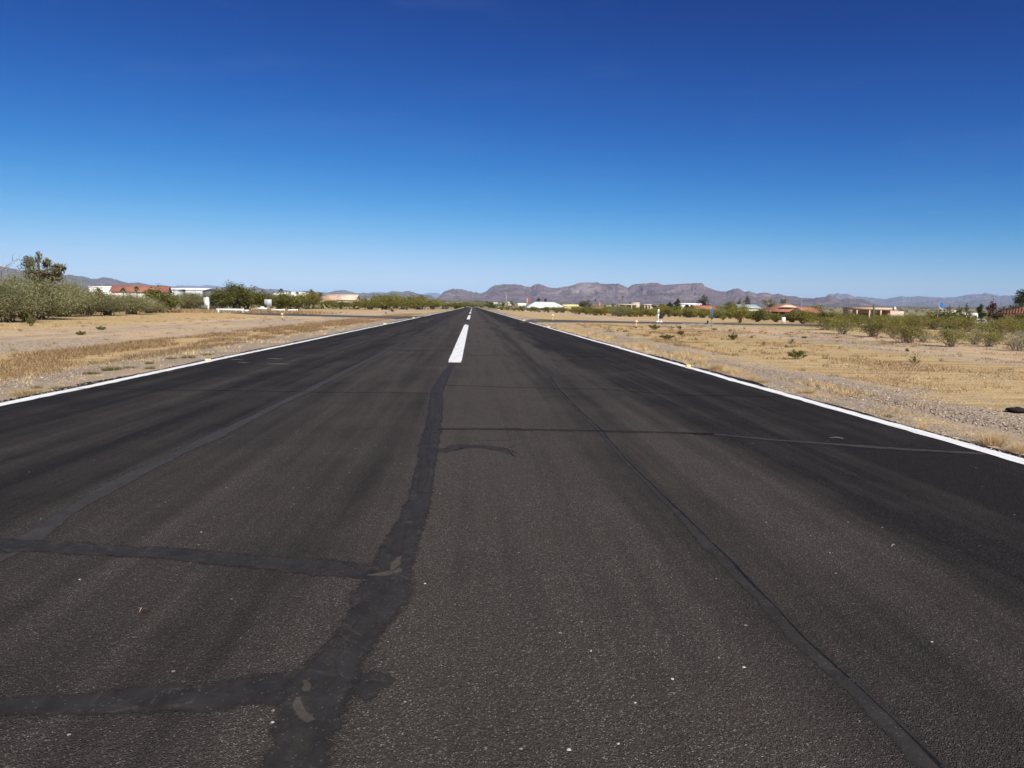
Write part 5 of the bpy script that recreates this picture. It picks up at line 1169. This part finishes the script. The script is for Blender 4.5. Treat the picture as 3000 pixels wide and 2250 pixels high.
# reflector blocks along the edge lines and on the stripe
def reflector():
    o = empty('reflector_block', (0, 0, 0)); m_ = MB(); m_.add([(-.10, -.05, 0), (.10, -.05, 0), (.10, .05, 0), (-.10, .05, 0), (-.095, -.035, .06), (.095, -.035, .06), (.095, .035, .06), (-.095, .035, .06)], [(0, 3, 2, 1), (4, 5, 6, 7), (0, 1, 5, 4), (1, 2, 6, 5), (2, 3, 7, 6), (3, 0, 4, 7)]); m_.build('housing', M['marker_white'], o)
    m_ = MB(); m_.box(.0, .085, -.053, -.0385, .012, .05); m_.build('lens', M['yellow'], o); return o
rf = reflector(); first = True
for x, y, s, lab in [(-6.62, 18.2, .75, 'pale reflector block on the edge line beside the dry bank'), (-6.62, 54.5, 1.3, 'pale reflector block farther along the same edge line'), (-6.62, 81, 1.6, 'pale reflector block where the taxiway leaves the runway'), (5.58, 52, 1.3, 'pale reflector block on the edge line by the straw verge'), (5.58, 76.5, 1.6, 'pale reflector block at the mouth of the crossing taxiway'), (-.45, 18.60, .45, 'low yellow reflector set on the near end of the first stripe')]:
    if first: o = rf; o.location = (x, y, ROAD_Z + .005); o.scale = (s,) * 3; first = False
    else: o = copy_thing(rf, (x, y, ROAD_Z + .005), 0, s)
    tag(o, lab, 'reflector', 'reflector blocks')
yr = empty('reflector_block', (5.52, 17.8, ROAD_Z + .005), 0, .5); m_ = MB(); m_.add([(-.13, -.06, 0), (.13, -.06, 0), (.13, .06, 0), (-.13, .06, 0), (-.12, -.045, .12), (.12, -.045, .12), (.12, .045, .12), (-.12, .045, .12)], [(0, 3, 2, 1), (4, 5, 6, 7), (0, 1, 5, 4), (1, 2, 6, 5), (2, 3, 7, 6), (3, 0, 4, 7)]); m_.build('housing', M['yellow'], yr)
m_ = MB(); m_.box(-.11, .11, -.064, -.050, .02, .055); m_.build('lens', M['marker_white'], yr); tag(yr, 'bright yellow reflector block on the edge line beside the straw tufts', 'reflector')
# straws and a leaf blown onto the runway
def straw(px, py, L_, rz, label, group='straws on the runway'):
    x, y = G(px, py); m_ = MB(); m_.tube([(-L_ / 2, 0, .012), (0, .02 * L_, .022), (L_ / 2, 0, .010)], [.0018, .0022, .0012], 5); o = m_.build('straw', M['pale_pebble']); o.location = (x, y, ROAD_Z + .004); o.rotation_euler = (0, 0, rz); tag(o, label, 'straw', group)
for px, py, L_, rz in [(2450, 1296, .15, -.2), (2615, 1622, .05, .6), (696, 1060, .3, .05), (805, 1057, .4, .1), (815, 1073, .5, .05), (713, 1069, .25, 0), (484, 1095, .26, .05)]:
    straw(px, py, L_, rz, 'pale dry straw lying on the black asphalt')
x, y = G(408, 1822); m_ = MB(); n_ = 7
for q in range(n_): a = -1 + 2 * q / (n_ - 1); m_.add([(0, 0, .004), (.05 * math.cos(a), .05 * math.sin(a), .014), (.052 * math.cos(a + .2), .052 * math.sin(a + .2), .006)], [(0, 1, 2)])
o = m_.build('dry_leaf', M['straw']); o.location = (x, y, ROAD_Z + .002); o.rotation_euler = (0, 0, .7); tag(o, 'curled dry leaf on the asphalt between two sealed cracks', 'leaf')
def pebble(px, py, r, i):
    x, y = G(px, py); m_ = MB(); rng = np.random.default_rng(i); O = np.array([(1, 0, 0), (.7, .7, 0), (0, 1, 0), (-.7, .7, 0), (-1, 0, 0), (-.7, -.7, 0), (0, -1, 0), (.7, -.7, 0), (.5, .3, .7), (-.5, .35, .7), (-.4, -.4, .75), (.45, -.4, .7)]) * (r, r * .75, r * .7) + rng.normal(0, .1 * r, (12, 3))
    m_.add(O, [(0, 1, 8), (1, 2, 8), (2, 9, 8), (2, 3, 9), (3, 4, 9), (4, 10, 9), (4, 5, 10), (5, 6, 10), (6, 11, 10), (6, 7, 11), (7, 0, 11), (0, 8, 11), (8, 9, 10, 11)]); o = m_.build('pebble', M['pale_pebble']); o.location = (x, y, ROAD_Z + .003); tag(o, 'pale pebble lying loose on the runway', 'pebble', 'pebbles on the runway')
for i, (px, py) in enumerate([(2728, 1904), (1860, 2087), (1810, 2210), (1665, 2228), (1730, 1932), (2178, 1980), (2430, 1637), (800, 2145), (1968, 2016), (590, 1576), (235, 1718), (1245, 1730)]):
    pebble(px, py, .0055 + .003 * RNG.random(), i)

# ------------------------------------------------------------------ air
def haze():
    R = 42000.0; m_ = MB(); m_.box(-R, R, -R, R, -2.5, 760.0)
    mat = bpy.data.materials.new('haze_air'); mat.use_nodes = True; nt = mat.node_tree; nt.nodes.clear(); out = nt.nodes.new('ShaderNodeOutputMaterial'); v = nt.nodes.new('ShaderNodeVolumePrincipled')
    v.inputs['Color'].default_value = (.47, .69, 1.0, 1); v.inputs['Density'].default_value = HAZE; v.inputs['Anisotropy'].default_value = -0.2; nt.links.new(v.outputs[0], out.inputs['Volume'])
    o = m_.build('haze', mat); tag(o, 'thin blue air haze over the whole plain', kind='stuff')
HAZE = 2.8e-5
haze()

# ------------------------------------------------------------------ light
SKY_TONE = ((3.8, 5.0, 139.0), (2.4, 7.5, 61.0), (2.09, 9.0, 47.0))
w = bpy.data.worlds.new('World'); scene.world = w; w.use_nodes = True; nt = w.node_tree; bg = nt.nodes['Background']
sky = nt.nodes.new('ShaderNodeTexSky'); sky.sky_type = 'NISHITA'; sky.sun_disc = False; sky.sun_elevation = math.radians(SUN_EL); sky.sun_rotation = math.radians(SUN_AZ); sky.altitude = 700; sky.air_density = 0.7; sky.dust_density = 0.2; sky.ozone_density = 6.0
sp_ = nt.nodes.new('ShaderNodeSeparateColor'); cb_ = nt.nodes.new('ShaderNodeCombineColor'); nt.links.new(sky.outputs[0], sp_.inputs[0])
def wm(op, a_, b_):
    n_ = nt.nodes.new('ShaderNodeMath'); n_.operation = op
    for s_, v_ in zip(n_.inputs, (a_, b_)):
        if isinstance(v_, bpy.types.NodeSocket): nt.links.new(v_, s_)
        else: s_.default_value = v_
    return n_.outputs[0]
for i_, (g_, k_, c_) in enumerate(SKY_TONE):         # polarised zenith: deeper blue overhead, pale at the horizon
    p_ = wm('POWER', sp_.outputs[i_], g_); nt.links.new(wm('MULTIPLY', wm('DIVIDE', p_, wm('ADD', p_, c_)), k_), cb_.inputs[i_])
tc_ = nt.nodes.new('ShaderNodeTexCoord'); mp_ = nt.nodes.new('ShaderNodeMapping'); mp_.inputs['Scale'].default_value = (1.4, 1.4, 9.0); mp_.inputs['Rotation'].default_value = (.10, .05, 0); nt.links.new(tc_.outputs['Generated'], mp_.inputs[0])
nz_ = nt.nodes.new('ShaderNodeTexNoise'); nz_.inputs['Scale'].default_value = 2.6; nz_.inputs['Detail'].default_value = 8; nz_.inputs['Roughness'].default_value = .62; nz_.inputs['Distortion'].default_value = .5; nt.links.new(mp_.outputs[0], nz_.inputs['Vector'])
rm_ = nt.nodes.new('ShaderNodeMapRange'); rm_.interpolation_type = 'SMOOTHSTEP'; rm_.inputs[1].default_value = .50; rm_.inputs[2].default_value = .78; rm_.inputs[4].default_value = .022; nt.links.new(nz_.outputs['Fac'], rm_.inputs[0])
mc_ = nt.nodes.new('ShaderNodeMix'); mc_.data_type = 'RGBA'; mc_.inputs[7].default_value = (4.6, 5.4, 6.2, 1); nt.links.new(rm_.outputs[0], mc_.inputs[0]); nt.links.new(cb_.outputs[0], mc_.inputs[6])   # thin wisps of high cloud
nt.links.new(mc_.outputs[2], bg.inputs[0]); bg.inputs[1].default_value = 0.1
sun = bpy.data.lights.new('sun', 'SUN'); sun.energy = 4.8; sun.angle = math.radians(.53); sun.color = (1.0, .95, .87); so = bpy.data.objects.new('sun', sun); COL.objects.link(so)
az, el = math.radians(SUN_AZ), math.radians(SUN_EL); d = Vector((math.sin(az) * math.cos(el), math.cos(az) * math.cos(el), math.sin(el))); so.rotation_euler = d.to_track_quat('Z', 'Y').to_euler(); so.location = (20, -20, 30)
scene.view_settings.view_transform = 'Standard'; scene.view_settings.look = 'None'; scene.view_settings.exposure = 0.5; scene.view_settings.gamma = 1.0
scene.render.engine = 'CYCLES'; cy = scene.cycles
cy.max_bounces = 6; cy.diffuse_bounces = 3; cy.volume_bounces = 0; cy.transparent_max_bounces = 8; cy.caustics_reflective = False; cy.caustics_refractive = False
